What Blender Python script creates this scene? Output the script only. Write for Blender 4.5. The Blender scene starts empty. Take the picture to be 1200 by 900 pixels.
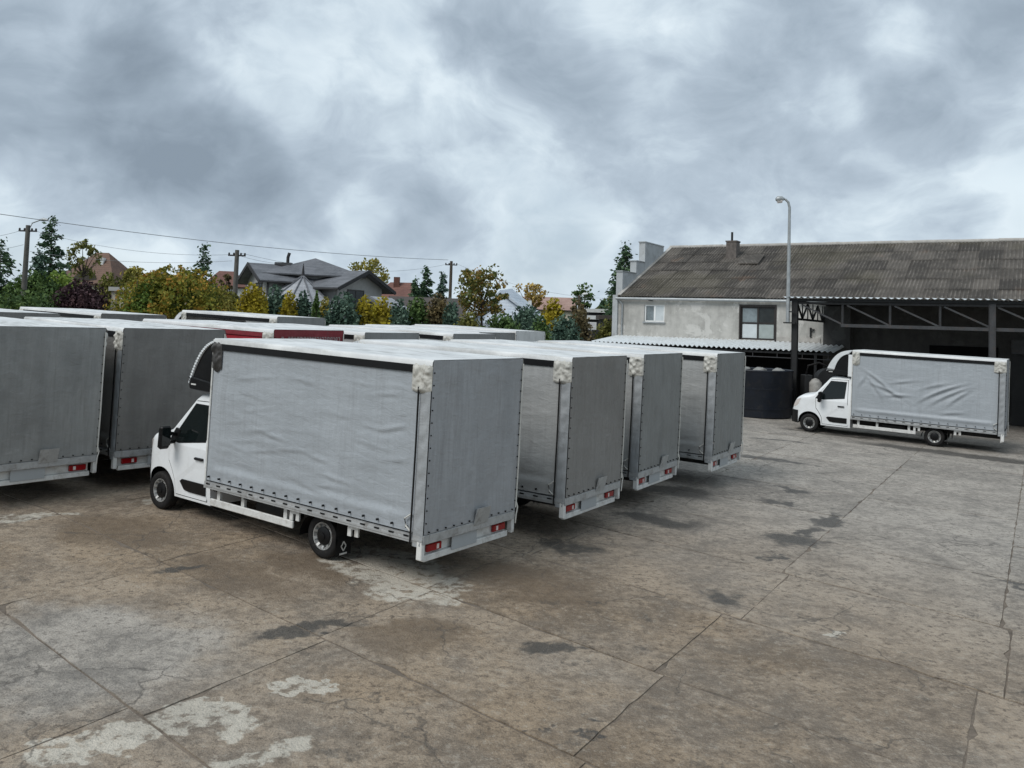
import bpy, bmesh, math, random
import numpy as np
from mathutils import Matrix, Vector

# ---------------------------------------------------------------- camera, sky, sun, exposure
R = math.radians
scene = bpy.context.scene
COL = scene.collection
CAM_H, PITCH, ROLL, F_PX, PP_Y = 3.983, R(3.088), R(1.945), 998.8, 327.6
GA, GB = -0.02018, 0.01644                      # the yard falls gently to the right and rises away

cam_d = bpy.data.cameras.new("camera")
cam = bpy.data.objects.new("camera", cam_d)
COL.objects.link(cam)
cam_d.sensor_fit = 'HORIZONTAL'
cam_d.sensor_width = 36.0
cam_d.lens = F_PX / 1200.0 * 36.0
cam_d.shift_y = -(450.0 - PP_Y) / 1200.0
cam_d.clip_start = 0.1
cam_d.clip_end = 4000.0
_r = Vector((1, 0, 0)); _f = Vector((0, math.cos(PITCH), math.sin(PITCH))); _u = Vector((0, -math.sin(PITCH), math.cos(PITCH)))
_r2 = _r * math.cos(ROLL) + _u * math.sin(ROLL); _u2 = -_r * math.sin(ROLL) + _u * math.cos(ROLL)
cam.matrix_world = Matrix(((_r2.x, _u2.x, -_f.x, 0), (_r2.y, _u2.y, -_f.y, 0), (_r2.z, _u2.z, -_f.z, CAM_H), (0, 0, 0, 1)))
scene.camera = cam

SUN_AZ, SUN_EL = R(222), R(48)                   # azimuth measured from +X, counter-clockwise: behind and left of the camera
sun_d = bpy.data.lights.new("sun", 'SUN')
sun = bpy.data.objects.new("sun", sun_d)
COL.objects.link(sun)
sun_d.energy = 1.5
scene.cycles.max_bounces = 5
scene.cycles.diffuse_bounces = 3
scene.cycles.glossy_bounces = 2
scene.cycles.transparent_max_bounces = 4
sun_d.angle = R(30)
sun_d.color = (1.0, 0.97, 0.93)
_sd = Vector((math.cos(SUN_AZ) * math.cos(SUN_EL), math.sin(SUN_AZ) * math.cos(SUN_EL), math.sin(SUN_EL)))
sun.rotation_euler = _sd.to_track_quat('Z', 'Y').to_euler()

scene.view_settings.view_transform = 'Standard'
scene.view_settings.look = 'None'
scene.view_settings.gamma = 1.0
scene.view_settings.exposure = 0.54
try:
    scene.view_settings.use_curve_mapping = False
except Exception:
    pass


class NT:
    """small node-tree writer"""
    def __init__(self, tree):
        self.t = tree; self.n = tree.nodes; self.l = tree.links

    def node(self, kind, **kw):
        nd = self.n.new(kind)
        for k, v in kw.items():
            setattr(nd, k, v)
        return nd

    def put(self, sock, v):
        if v is None:
            return
        if hasattr(v, 'is_output') or isinstance(v, bpy.types.NodeSocket):
            self.l.new(v, sock)
        else:
            if sock.type == 'RGBA' and len(v) == 3:
                v = (*v, 1.0)
            sock.default_value = v

    def math(self, op, a, b=None, c=None, clamp=False):
        nd = self.node('ShaderNodeMath', operation=op, use_clamp=clamp)
        self.put(nd.inputs[0], a); self.put(nd.inputs[1], b); self.put(nd.inputs[2], c)
        return nd.outputs[0]

    def vec(self, op, a, b=None, scale=None):
        nd = self.node('ShaderNodeVectorMath', operation=op)
        self.put(nd.inputs[0], a)
        if b is not None: self.put(nd.inputs[1], b)
        if scale is not None: self.put(nd.inputs['Scale'], scale)
        return nd.outputs['Value'] if op in ('DOT_PRODUCT', 'LENGTH', 'DISTANCE') else nd.outputs[0]

    def noise(self, vec, scale, detail=4, rough=0.55, dist=0.0, color=False):
        nd = self.node('ShaderNodeTexNoise')
        if vec is not None: self.l.new(vec, nd.inputs['Vector'])
        nd.inputs['Scale'].default_value = scale; nd.inputs['Detail'].default_value = detail
        nd.inputs['Roughness'].default_value = rough; nd.inputs['Distortion'].default_value = dist
        return nd.outputs['Color'] if color else nd.outputs[0]

    def rng(self, v, a, b, c=0.0, d=1.0, smooth=True):
        nd = self.node('ShaderNodeMapRange', interpolation_type='SMOOTHSTEP' if smooth else 'LINEAR')
        self.put(nd.inputs[0], v)
        for i, q in enumerate((a, b, c, d)): nd.inputs[i + 1].default_value = q
        return nd.outputs[0]

    def mix(self, f, a, b, blend='MIX'):
        nd = self.node('ShaderNodeMix', data_type='RGBA', blend_type=blend)
        self.put(nd.inputs[0], f); self.put(nd.inputs[6], a); self.put(nd.inputs[7], b)
        return nd.outputs[2]

    def mapping(self, vec, loc=(0, 0, 0), rot=(0, 0, 0), scale=(1, 1, 1), kind='POINT'):
        nd = self.node('ShaderNodeMapping', vector_type=kind)
        self.l.new(vec, nd.inputs[0])
        nd.inputs['Location'].default_value = loc; nd.inputs['Rotation'].default_value = rot; nd.inputs['Scale'].default_value = scale
        return nd.outputs[0]


# ---- world: Nishita sky behind a broken layer of cloud
world = bpy.data.worlds.new("World")
scene.world = world
world.use_nodes = True
world.node_tree.nodes.clear()
W = NT(world.node_tree)
tc = W.node('ShaderNodeTexCoord').outputs['Generated']
dirn = W.vec('NORMALIZE', tc)
sky = W.node('ShaderNodeTexSky', sky_type='NISHITA')
sky.sun_disc = False
sky.sun_elevation = SUN_EL
sky.sun_rotation = R(90) - SUN_AZ
sky.air_density = 1.2; sky.dust_density = 2.5
flat = W.vec('MULTIPLY', dirn, (1.0, 1.0, 1.45))            # clouds lie flatter than they are wide
warp = W.vec('SUBTRACT', W.noise(flat, 3.4, 3, 0.55, color=True), (0.5, 0.5, 0.5))
wflat = W.vec('ADD', flat, W.vec('SCALE', warp, scale=0.22))
n_big = W.noise(W.mapping(wflat, loc=(3.1, 7.7, 0.4)), 3.0, 8, 0.53)
n_shade = W.noise(W.mapping(wflat, loc=(11.3, 2.2, 0.9)), 6.5, 6, 0.62)
n_back = W.noise(W.mapping(flat, loc=(1.7, 5.2, 0.1), scale=(1, 1, 1.6)), 3.6, 4, 0.5)
# individual cloud banks at their own places in the sky: direction, angular radius, weight (+ darker, - brighter)
def px_dir(px, py):
    v = _f + _r2 * ((px - 600) / F_PX) + _u2 * ((PP_Y - py) / F_PX)
    v.normalize(); return v
warp2 = W.vec('SUBTRACT', W.noise(dirn, 4.0, 4, 0.62, color=True), (0.5, 0.5, 0.5))
warp3 = W.vec('SUBTRACT', W.noise(dirn, 16.0, 3, 0.6, color=True), (0.5, 0.5, 0.5))
dw = W.vec('NORMALIZE', W.vec('ADD', W.vec('ADD', dirn, W.vec('SCALE', warp2, scale=0.14)), W.vec('SCALE', warp3, scale=0.035)))
BANKS = [(20, 10, 4, 11, 0.13), (110, 70, 3, 8, 0.10), (180, 130, 2, 6, 0.09), (250, 190, 1.5, 5.5, 0.12), (330, 238, 0.5, 4, 0.10), (600, 75, 1.5, 7, 0.12), (670, 120, .5, 5, 0.05), (1150, 95, 1.5, 7, 0.11), (1060, 240, 1, 7, 0.08), (760, 215, 1, 9, 0.06), (880, 60, 1, 7, 0.07), (490, 272, 1, 4, .06), (910, 215, 1, 6, .06), (100, 215, 1, 6, .07), (20, 160, 1, 6, .05), (560, 230, 1, 6, .04), (830, 130, 1, 6, .04),
         (335, 70, 1, 5.5, -0.09), (420, 170, 1, 6, -0.03), (1075, 45, 0.3, 3, -0.09), (965, 150, 1, 5, -0.05), (40, 270, 1, 5, -0.05), (430, 250, 0.5, 3.0, -0.05), (640, 290, 1, 6, -0.05)]
acc = None
for (px, py, r_in, r_out, wgt) in BANKS:
    d = W.vec('DOT_PRODUCT', dw, tuple(px_dir(px, py)))
    m = W.rng(d, math.cos(R(r_out)), math.cos(R(r_in)), 0.0, wgt)
    acc = m if acc is None else W.math('ADD', acc, m)
tone = W.math('ADD', n_big, acc)                              # depth into a cloud: its edge is bright, its core dark
core = W.math('ADD', tone, W.math('MULTIPLY', W.math('SUBTRACT', n_shade, 0.46), 0.42))
ramp = W.node('ShaderNodeValToRGB')
W.l.new(core, ramp.inputs[0])
el = ramp.color_ramp.elements
stops = [(0.36, (4.82, 5.52, 6.06)), (0.43, (5.26, 5.97, 6.45)), (0.50, (4.23, 4.96, 5.56)), (0.58, (3.27, 3.90, 4.55)), (0.69, (2.46, 3.01, 3.60)), (0.84, (1.77, 2.21, 2.71))]
while len(el) < len(stops): el.new(0.5)
for e, (p_, c_) in zip(el, stops):
    e.position = p_; e.color = (c_[0], c_[1], c_[2], 1)
veil = W.mix(W.rng(n_back, 0.36, 0.64), (3.32, 4.07, 4.77), (5.46, 6.19, 6.63))     # high thin layer behind
veil = W.mix(0.10, veil, sky.outputs[0])
cloudcol = W.mix(W.rng(tone, 0.34, 0.50), veil, ramp.outputs[0])
bg = W.node('ShaderNodeBackground')
W.l.new(cloudcol, bg.inputs[0])
bg.inputs[1].default_value = 0.1
W.l.new(bg.outputs[0], W.node('ShaderNodeOutputWorld').inputs[0])

world.cycles.sampling_method = 'NONE'

# ---------------------------------------------------------------- helpers
random.seed(7)
RNG = np.random.default_rng(11)
E1 = np.array([math.cos(R(148)), math.sin(R(148))])      # along the yard
E2 = np.array([-E1[1], E1[0]])                            # across it, towards the camera


def st(s, t, z=0.0):
    p = E1 * s + E2 * t
    return (float(p[0]), float(p[1]), float(z))


def gz(x, y):
    """height of the ground"""
    yy = 45 + 12 * math.tanh((y - 45) / 12.0) if y > 45 else y
    xx = max(-45.0, min(45.0, x))
    return GA * xx + GB * max(yy, -20)


def at(px, py, Y):
    """where a sight line of the photograph meets the depth Y"""
    v = _f + _r2 * ((px - 600) / F_PX) + _u2 * ((PP_Y - py) / F_PX)
    k = Y / v.y
    return Vector((v.x * k, Y, CAM_H + v.z * k))


def tag(o, label=None, cat=None, group=None, kind=None):
    if label: o['label'] = label
    if cat: o['category'] = cat
    if group: o['group'] = group
    if kind: o['kind'] = kind
    return o


def empty(name, loc=(0, 0, 0), rz=0.0):
    o = bpy.data.objects.new(name, None)
    o.empty_display_size = 0.2
    o.location = loc; o.rotation_euler = (0, 0, rz)
    COL.objects.link(o)
    return o


def obj(name, me, mat=None, parent=None):
    o = bpy.data.objects.new(name, me)
    COL.objects.link(o)
    if mat is not None:
        if len(me.materials) == 0:
            me.materials.append(mat)
        elif me.materials[0] is not mat:
            o.material_slots[0].link = 'OBJECT'
            o.material_slots[0].material = mat
    if parent is not None:
        o.parent = parent
    return o


class MB:
    """collects boxes, tubes, sheets into one mesh"""
    def __init__(self): self.v = []; self.f = []

    def add(self, vs, fs):
        b = len(self.v)
        self.v += [tuple(q) for q in vs]
        self.f += [tuple(i + b for i in q) for q in fs]
        return self

    def box(self, x0, x1, y0, y1, z0, z1):
        return self.add([(x0, y0, z0), (x1, y0, z0), (x1, y1, z0), (x0, y1, z0), (x0, y0, z1), (x1, y0, z1), (x1, y1, z1), (x0, y1, z1)],
                        [(0, 3, 2, 1), (4, 5, 6, 7), (0, 1, 5, 4), (1, 2, 6, 5), (2, 3, 7, 6), (3, 0, 4, 7)])

    def hexa(self, p):
        return self.add(p, [(0, 3, 2, 1), (4, 5, 6, 7), (0, 1, 5, 4), (1, 2, 6, 5), (2, 3, 7, 6), (3, 0, 4, 7)])

    def tube(self, pts, r, n=6, cap=True):
        pts = [Vector(p) for p in pts]
        rs = r if isinstance(r, (list, tuple)) else [r] * len(pts)
        vs = []; fs = []
        for i, p in enumerate(pts):
            a = pts[max(i - 1, 0)]; b = pts[min(i + 1, len(pts) - 1)]
            d = (b - a); d = d.normalized() if d.length > 1e-9 else Vector((0, 0, 1))
            h = Vector((0, 0, 1)) if abs(d.z) < 0.9 else Vector((1, 0, 0))
            e = d.cross(h).normalized(); g = d.cross(e)
            for k in range(n):
                a_ = 2 * math.pi * k / n
                vs.append(p + (e * math.cos(a_) + g * math.sin(a_)) * rs[i])
        for i in range(len(pts) - 1):
            for k in range(n):
                fs.append((i * n + k, i * n + (k + 1) % n, (i + 1) * n + (k + 1) % n, (i + 1) * n + k))
        if cap:
            fs.append(tuple(range(n))); fs.append(tuple((len(pts) - 1) * n + k for k in reversed(range(n))))
        return self.add(vs, fs)

    def bar(self, a, b, w, h):
        """rectangular bar from a to b"""
        a = Vector(a); b = Vector(b); d = (b - a).normalized()
        up_ = Vector((0, 0, 1)) if abs(d.z) < 0.95 else Vector((1, 0, 0))
        e = d.cross(up_).normalized() * (w / 2); g = e.cross(d).normalized() * (h / 2)
        return self.hexa([a - e - g, a + e - g, b + e - g, b - e - g, a - e + g, a + e + g, b + e + g, b - e + g])

    def lathe_y(self, prof, c, n=24):
        """profile of (y, r) turned about the Y axis through c"""
        vs = []; fs = []
        for (y, r) in prof:
            for k in range(n):
                a = 2 * math.pi * k / n
                vs.append((c[0] + r * math.cos(a), c[1] + y, c[2] + r * math.sin(a)))
        m = len(prof)
        for i in range(m - 1):
            for k in range(n):
                fs.append((i * n + k, i * n + (k + 1) % n, (i + 1) * n + (k + 1) % n, (i + 1) * n + k))
        return self.add(vs, fs)

    def lathe_z(self, prof, c, n=24):
        vs = []; fs = []
        for (z, r) in prof:
            for k in range(n):
                a = 2 * math.pi * k / n
                vs.append((c[0] + r * math.cos(a), c[1] + r * math.sin(a), c[2] + z))
        for i in range(len(prof) - 1):
            for k in range(n):
                fs.append((i * n + k, i * n + (k + 1) % n, (i + 1) * n + (k + 1) % n, (i + 1) * n + k))
        return self.add(vs, fs)

    def grid(self, fn, nu, nv):
        vs = [fn(i / nu, j / nv) for j in range(nv + 1) for i in range(nu + 1)]
        fs = [(j * (nu + 1) + i, j * (nu + 1) + i + 1, (j + 1) * (nu + 1) + i + 1, (j + 1) * (nu + 1) + i) for j in range(nv) for i in range(nu)]
        return self.add(vs, fs)

    def mesh(self, name, smooth=None, bevel=0.0):
        me = bpy.data.meshes.new(name)
        me.from_pydata(self.v, [], self.f)
        bm = bmesh.new(); bm.from_mesh(me)
        bmesh.ops.recalc_face_normals(bm, faces=bm.faces)
        if bevel:
            bmesh.ops.bevel(bm, geom=[e for e in bm.edges if e.is_manifold and e.calc_face_angle(0) > 0.6], offset=bevel, segments=1, affect='EDGES', clamp_overlap=True)
        bm.to_mesh(me); bm.free()
        if smooth is not None:
            me.shade_smooth()
            if smooth < 179: me.set_sharp_from_angle(angle=R(smooth))
        me.update()
        return me

    def build(self, name, mat, parent=None, smooth=None, bevel=0.0):
        return obj(name, self.mesh(name, smooth, bevel), mat, parent)


def quads_mesh(name, v, mats=None):
    """v: (n,4,3) array of loose quads"""
    n = len(v)
    me = bpy.data.meshes.new(name)
    me.vertices.add(n * 4); me.vertices.foreach_set('co', np.ascontiguousarray(v, dtype=np.float32).ravel())
    me.loops.add(n * 4); me.loops.foreach_set('vertex_index', np.arange(n * 4, dtype=np.int32))
    me.polygons.add(n); me.polygons.foreach_set('loop_start', np.arange(0, n * 4, 4, dtype=np.int32))
    me.update(calc_edges=True); me.validate()
    return me


# ---------------------------------------------------------------- materials
MATS = {}


def newmat(name):
    m = bpy.data.materials.new(name); m.use_nodes = True
    m.node_tree.nodes.clear()
    t = NT(m.node_tree)
    b = t.node('ShaderNodeBsdfPrincipled'); o = t.node('ShaderNodeOutputMaterial')
    t.l.new(b.outputs[0], o.inputs[0])
    MATS[name] = m
    return m, t, b


def simple(name, col, rough=0.6, metal=0.0, var=0.12, scale=3.0, bump=0.0, dirt=None, dirt_amt=0.5, coord='Object', spec=None):
    m, t, b = newmat(name)
    co = t.node('ShaderNodeTexCoord').outputs['Object'] if coord == 'Object' else t.node('ShaderNodeNewGeometry').outputs['Position']
    n1 = t.noise(co, scale, 5, 0.6)
    n2 = t.noise(co, scale * 7, 4, 0.6)
    f = t.math('ADD', t.math('MULTIPLY', n1, 0.7), t.math('MULTIPLY', n2, 0.3))
    lo = tuple(c * (1 - var) for c in col); hi = tuple(min(1, c * (1 + var)) for c in col)
    c = t.mix(t.rng(f, 0.3, 0.7), lo, hi)
    if dirt:
        c = t.mix(t.math('MULTIPLY', t.rng(t.noise(co, scale * 1.7, 7, 0.65, 0.4), 0.48, 0.72), dirt_amt), c, dirt)
    t.l.new(c, b.inputs['Base Color'])
    b.inputs['Roughness'].default_value = rough; b.inputs['Metallic'].default_value = metal
    if spec is not None: b.inputs['Specular IOR Level'].default_value = spec
    if bump:
        bp = t.node('ShaderNodeBump'); bp.inputs['Strength'].default_value = bump; bp.inputs['Distance'].default_value = 0.02
        t.l.new(n2, bp.inputs['Height']); t.l.new(bp.outputs[0], b.inputs['Normal'])
    return m


def tarp(name, col, grime=(0.05, 0.045, 0.04), amt=0.35, rough=0.5, blot=0.18):
    """tarpaulin: streaks running down, blotches, fine creases, grime near the bottom hem by its own marks"""
    m, t, b = newmat(name)
    co = t.node('ShaderNodeTexCoord').outputs['Object']
    rnd = t.node('ShaderNodeObjectInfo').outputs['Random']
    off = t.node('ShaderNodeCombineXYZ'); t.l.new(t.math('MULTIPLY', rnd, 37.0), off.inputs[0]); t.l.new(t.math('MULTIPLY', rnd, 11.0), off.inputs[1])
    p = t.vec('ADD', co, off.outputs[0])
    streak = t.noise(t.mapping(p, scale=(5.0, 5.0, 0.45)), 1.0, 6, 0.6, 0.3)
    fine = t.noise(t.mapping(p, scale=(22.0, 22.0, 1.6)), 1.0, 4, 0.6)
    blotch = t.noise(p, 1.1, 6, 0.6)
    speck = t.noise(p, 45.0, 3, 0.6)
    f = t.math('ADD', t.math('MULTIPLY', streak, 0.45), t.math('MULTIPLY', blotch, 0.55))
    lo = tuple(c * (1 - blot) for c in col); hi = tuple(c * (1 + blot) for c in col)
    c = t.mix(t.rng(f, 0.32, 0.68), lo, hi)
    g = t.math('MULTIPLY', t.rng(t.math('ADD', t.math('MULTIPLY', streak, 0.5), t.math('MULTIPLY', t.math('ADD', fine, blotch), 0.25)), 0.46, 0.68), amt)
    c = t.mix(g, c, grime)
    sc = t.math('MULTIPLY', t.rng(t.noise(t.mapping(p, scale=(1.0, 1.0, 2.5)), 3.2, 8, 0.7, 0.8), 0.60, 0.70), 0.22)
    c = t.mix(sc, c, tuple(min(1, q * 1.5 + 0.02) for q in col))
    c = t.mix(t.math('MULTIPLY', t.rng(speck, 0.62, 0.75), 0.25), c, grime)
    t.l.new(c, b.inputs['Base Color'])
    t.l.new(t.rng(blotch, 0.3, 0.7, rough - 0.08, rough + 0.12), b.inputs['Roughness'])
    b.inputs['Specular IOR Level'].default_value = 0.35
    bp = t.node('ShaderNodeBump'); bp.inputs['Strength'].default_value = 0.8; bp.inputs['Distance'].default_value = 0.014
    t.l.new(t.math('ADD', t.noise(t.mapping(p, scale=(1.2, 1.2, 3.0)), 4.0, 6, 0.6, 0.6), t.math('MULTIPLY', fine, 0.4)), bp.inputs['Height'])
    t.l.new(bp.outputs[0], b.inputs['Normal'])
    return m


def foliage(name, cols, rough=0.7, trans=0.25):
    m, t, b = newmat(name)
    isl = t.node('ShaderNodeNewGeometry').outputs['Random Per Island']
    pos = t.node('ShaderNodeNewGeometry').outputs['Position']
    v = t.math('ADD', t.math('MULTIPLY', isl, 0.55), t.math('MULTIPLY', t.rng(t.noise(pos, 0.9, 3, 0.5), 0.3, 0.7), 0.45))
    rp = t.node('ShaderNodeValToRGB'); t.l.new(v, rp.inputs[0])
    e = rp.color_ramp.elements
    while len(e) < len(cols): e.new(0.5)
    for i, (q, c) in enumerate(zip(e, cols)):
        q.position = 0.08 + 0.84 * i / max(1, len(cols) - 1); q.color = (*c, 1)
    t.l.new(rp.outputs[0], b.inputs['Base Color'])
    b.inputs['Roughness'].default_value = rough
    b.inputs['Specular IOR Level'].default_value = 0.2
    tr = t.node('ShaderNodeBsdfTranslucent'); t.l.new(rp.outputs[0], tr.inputs[0])
    mx = t.node('ShaderNodeMixShader'); mx.inputs[0].default_value = trans
    out = [n for n in t.n if n.type == 'OUTPUT_MATERIAL'][0]
    t.l.new(b.outputs[0], mx.inputs[1]); t.l.new(tr.outputs[0], mx.inputs[2]); t.l.new(mx.outputs[0], out.inputs[0])
    return m


M_white = simple('white_paint', (0.74, 0.76, 0.77), 0.32, var=0.04, scale=2, dirt=(0.35, 0.32, 0.28), dirt_amt=0.14)
M_dwhite = simple('dirty_white_metal', (0.60, 0.60, 0.58), 0.5, var=0.1, scale=4, dirt=(0.22, 0.19, 0.15), dirt_amt=0.5)
M_alu = simple('aluminium_rail', (0.42, 0.43, 0.43), 0.45, 0.35, var=0.15, scale=5, dirt=(0.16, 0.14, 0.12), dirt_amt=0.6)
M_black = simple('black_plastic', (0.007, 0.007, 0.0075), 0.4, var=0.3, spec=0.25)
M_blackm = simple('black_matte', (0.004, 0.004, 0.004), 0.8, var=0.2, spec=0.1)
M_rubber = simple('tyre_rubber', (0.011, 0.0105, 0.0105), 0.75, var=0.3, scale=8, dirt=(0.05, 0.042, 0.034), dirt_amt=0.4, spec=0.25)
M_chassis = simple('chassis_steel', (0.012, 0.0115, 0.011), 0.7, var=0.3, scale=5, dirt=(0.04, 0.028, 0.02), dirt_amt=0.6)
M_glass = simple('dark_glass', (0.006, 0.009, 0.009), 0.05, var=0.1, spec=0.4)
M_rim = simple('steel_rim', (0.36, 0.36, 0.35), 0.4, 0.5, var=0.2, scale=9, dirt=(0.06, 0.05, 0.045), dirt_amt=0.8)
M_red = simple('red_lens', (0.25, 0.007, 0.010), 0.2, var=0.15, scale=20)
M_clear = simple('clear_lens', (0.60, 0.55, 0.52), 0.2, var=0.1)
M_plate = simple('number_plate', (0.36, 0.38, 0.39), 0.5, var=0.05)
M_capw = simple('crumpled_white_tarp', (0.46, 0.45, 0.41), 0.55, var=0.15, scale=6, dirt=(0.13, 0.12, 0.10), dirt_amt=0.8)
def roof_tarp():
    m, t, b = newmat('roof_tarp')
    co = t.node('ShaderNodeTexCoord').outputs['Object']; rnd = t.node('ShaderNodeObjectInfo').outputs['Random']
    off = t.node('ShaderNodeCombineXYZ'); t.l.new(t.math('MULTIPLY', rnd, 23.0), off.inputs[0])
    p = t.vec('ADD', co, off.outputs[0])
    st_ = t.noise(t.mapping(p, scale=(0.5, 5.0, 1.0)), 1.0, 5, 0.6, 0.4); bl = t.noise(p, 1.3, 5, 0.6); fi = t.noise(p, 14.0, 3, 0.6)
    c = t.mix(t.rng(bl, 0.35, 0.65), (0.58, 0.59, 0.59), (0.70, 0.71, 0.70))
    c = t.mix(t.math('MULTIPLY', t.rng(t.math('ADD', t.math('MULTIPLY', st_, 0.88), t.math('MULTIPLY', fi, 0.12)), 0.46, 0.66), 0.6), c, (0.30, 0.30, 0.28))
    t.l.new(c, b.inputs['Base Color']); b.inputs['Roughness'].default_value = 0.5
    return m
M_rooft = roof_tarp()
M_mirror = simple('mirror_glass', (0.55, 0.57, 0.6), 0.05, 1.0, var=0.02)
M_rope = simple('white_rope', (0.55, 0.54, 0.5), 0.7, var=0.1)

T_light = tarp('tarp_light_grey', (0.335, 0.362, 0.385), amt=0.25, blot=0.10)
T_rearl = tarp('tarp_mid_grey', (0.33, 0.338, 0.348), amt=0.34, blot=0.16)
T_mid = tarp('tarp_side_grey', (0.33, 0.335, 0.33), amt=0.35)
T_dark = tarp('tarp_dark_grey', (0.225, 0.217, 0.205), amt=0.38, blot=0.2)
T_dark2 = tarp('tarp_dark_green_grey', (0.225, 0.228, 0.22), amt=0.35, blot=0.2)
T_l1 = tarp('tarp_worn_grey', (0.245, 0.248, 0.240), amt=0.40, blot=0.24)
T_l2 = tarp('tarp_charcoal', (0.175, 0.170, 0.160), amt=0.42, blot=0.24)
T_red = tarp('tarp_red', (0.33, 0.016, 0.028), amt=0.3)
T_redd = tarp('tarp_dark_red', (0.20, 0.022, 0.03), amt=0.45)
T_post = tarp('tarp_post_grey', (0.30, 0.315, 0.325), amt=0.3)
T_white = tarp('tarp_white', (0.62, 0.63, 0.62), amt=0.25)

# ---------------------------------------------------------------- ground
def blob_mask(t, p, x, y, rx, ry, rot, soft=0.35):
    q = t.mapping(p, loc=(x, y, 0), rot=(0, 0, R(rot)), scale=(rx, ry, 1), kind='TEXTURE')
    q = t.vec('MULTIPLY', q, (1, 1, 0))
    return t.rng(t.vec('LENGTH', q), 1.0, 1.0 - soft, 0.0, 1.0)


def addmax(t, a, b):
    return b if a is None else t.math('MAXIMUM', a, b)


def concrete(name, slab=True):
    m, t, b = newmat(name)
    pos = t.node('ShaderNodeNewGeometry').outputs['Position']
    rnd = t.node('ShaderNodeObjectInfo').outputs['Random']
    wv = t.vec('SUBTRACT', t.noise(pos, 1.3, 3, 0.62, color=True), (0.5, 0.5, 0.5))
    wv2 = t.vec('SUBTRACT', t.noise(pos, 5.0, 3, 0.65, color=True), (0.5, 0.5, 0.5))
    pw = t.vec('ADD', t.vec('ADD', pos, t.vec('SCALE', wv, scale=1.3)), t.vec('SCALE', wv2, scale=0.45))
    n_l = t.noise(pos, 0.22, 3, 0.55)
    n_m = t.noise(pos, 1.1, 4, 0.62, 0.4)
    n_s = t.noise(pos, 6.0, 4, 0.65)
    n_f = t.noise(pos, 34.0, 3, 0.6)
    n_g = t.noise(pos, 140.0, 2, 0.5)
    grey_lo, grey_hi = (0.18, 0.167, 0.150), (0.40, 0.37, 0.33)
    br_lo, br_hi = (0.135, 0.098, 0.064), (0.315, 0.240, 0.164)
    v = t.math('ADD', t.math('MULTIPLY', n_m, 0.42), t.math('ADD', t.math('MULTIPLY', n_s, 0.36), t.math('MULTIPLY', n_f, 0.22)))
    if slab:
        v = t.math('ADD', v, t.math('MULTIPLY', t.math('SUBTRACT', rnd, 0.5), 0.075))
    vv = t.rng(v, 0.37, 0.63)
    grey = t.mix(vv, grey_lo, grey_hi)
    brown = t.mix(vv, br_lo, br_hi)
    # silt washed over the slabs
    silt = None
    for (x, y, rx, ry, rot) in ((-5.2, 13.6, 4.6, 2.6, -38), (-0.4, 12.6, 5.0, 1.7, -40), (-1.2, 9.9, 3.0, 2.2, 0), (1.5, 8.2, 4.2, 2.3, -30), (2.6, 11.0, 2.5, 1.6, -40), (-9, 12, 4, 4, 0)):
        silt = addmax(t, silt, blob_mask(t, pw, x, y, rx, ry, rot, 0.6))
    sxyz = t.node('ShaderNodeSeparateXYZ'); t.l.new(pw, sxyz.inputs[0])
    far = t.math('ADD', t.math('MULTIPLY', sxyz.outputs[0], 0.55), t.math('MULTIPLY', sxyz.outputs[1], 0.45))   # silt thins out towards the hall
    silt = t.math('MAXIMUM', silt, t.rng(far, 13.0, 6.0, 0.12, 0.85))
    clean = blob_mask(t, pw, -4.6, 9.6, 2.2, 1.7, -35, 0.5)            # one slab swept bare
    silt = t.math('MULTIPLY', silt, t.math('SUBTRACT', 1.0, t.math('MULTIPLY', clean, 0.8)))
    silt = t.math('MULTIPLY', silt, t.rng(t.math('ADD', n_l, t.math('MULTIPLY', n_m, 0.6)), 0.50, 0.90, 0.60, 1.0))
    c = t.mix(silt, grey, brown)
    mot = t.noise(pos, 11.0, 5, 0.72)
    c = t.mix(t.math('MULTIPLY', t.rng(mot, 0.52, 0.64), t.rng(n_m, 0.35, 0.65, 0.25, 0.85)), c, t.mix(silt, (0.10, 0.088, 0.075), (0.090, 0.066, 0.046)))
    c = t.mix(t.math('MULTIPLY', t.rng(mot, 0.46, 0.34), 0.38), c, (0.40, 0.36, 0.30))
    # damp brown patches
    wet = None
    for (x, y, rx, ry, rot) in ((-1.15, 10.55, 0.95, 0.75, 20), (0.35, 13.0, 1.3, 0.8, -30), (-3.8, 12.4, 1.6, 0.7, -40), (-6.5, 14.4, 1.6, 0.9, -35), (0.9, 12.2, 0.9, 0.5, 0), (-2.9, 13.0, 1.2, .5, -40)):
        wet = addmax(t, wet, blob_mask(t, pw, x, y, rx, ry, rot, 0.45))
    c = t.mix(t.math('MULTIPLY', wet, 0.6), c, (0.125, 0.088, 0.055))
    # bare pale cement where the surface has been patched
    pale = None
    for (x, y, rx, ry, rot) in ((-1.25, 12.45, 0.85, 0.85, -30), (-1.9, 13.4, 1.3, 0.8, -38), (-2.72, 8.28, 0.55, 0.26, -25), (-3.5, 7.75, 0.8, 0.26, 45), (-2.95, 8.0, 0.45, 0.22, 50), (-2.2, 7.55, 0.6, 0.24, 20),
                                (-8.3, 14.9, 0.8, 0.3, 30), (-6.4, 16.9, 1.0, 0.35, 50), (4.45, 11.42, 0.16, 0.10, 0), (-2.0, 9.05, .3, .1, 40)):
        pale = addmax(t, pale, blob_mask(t, pw, x, y, rx, ry, rot, 0.22))
    pale = t.math('MULTIPLY', pale, t.rng(n_s, 0.38, 0.50, 0.10, 1.0))
    pale = t.math('ADD', pale, t.math('MULTIPLY', t.rng(t.noise(pos, 2.7, 5, 0.7, 0.6), 0.66, 0.76), 0.35), clamp=True)
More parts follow.
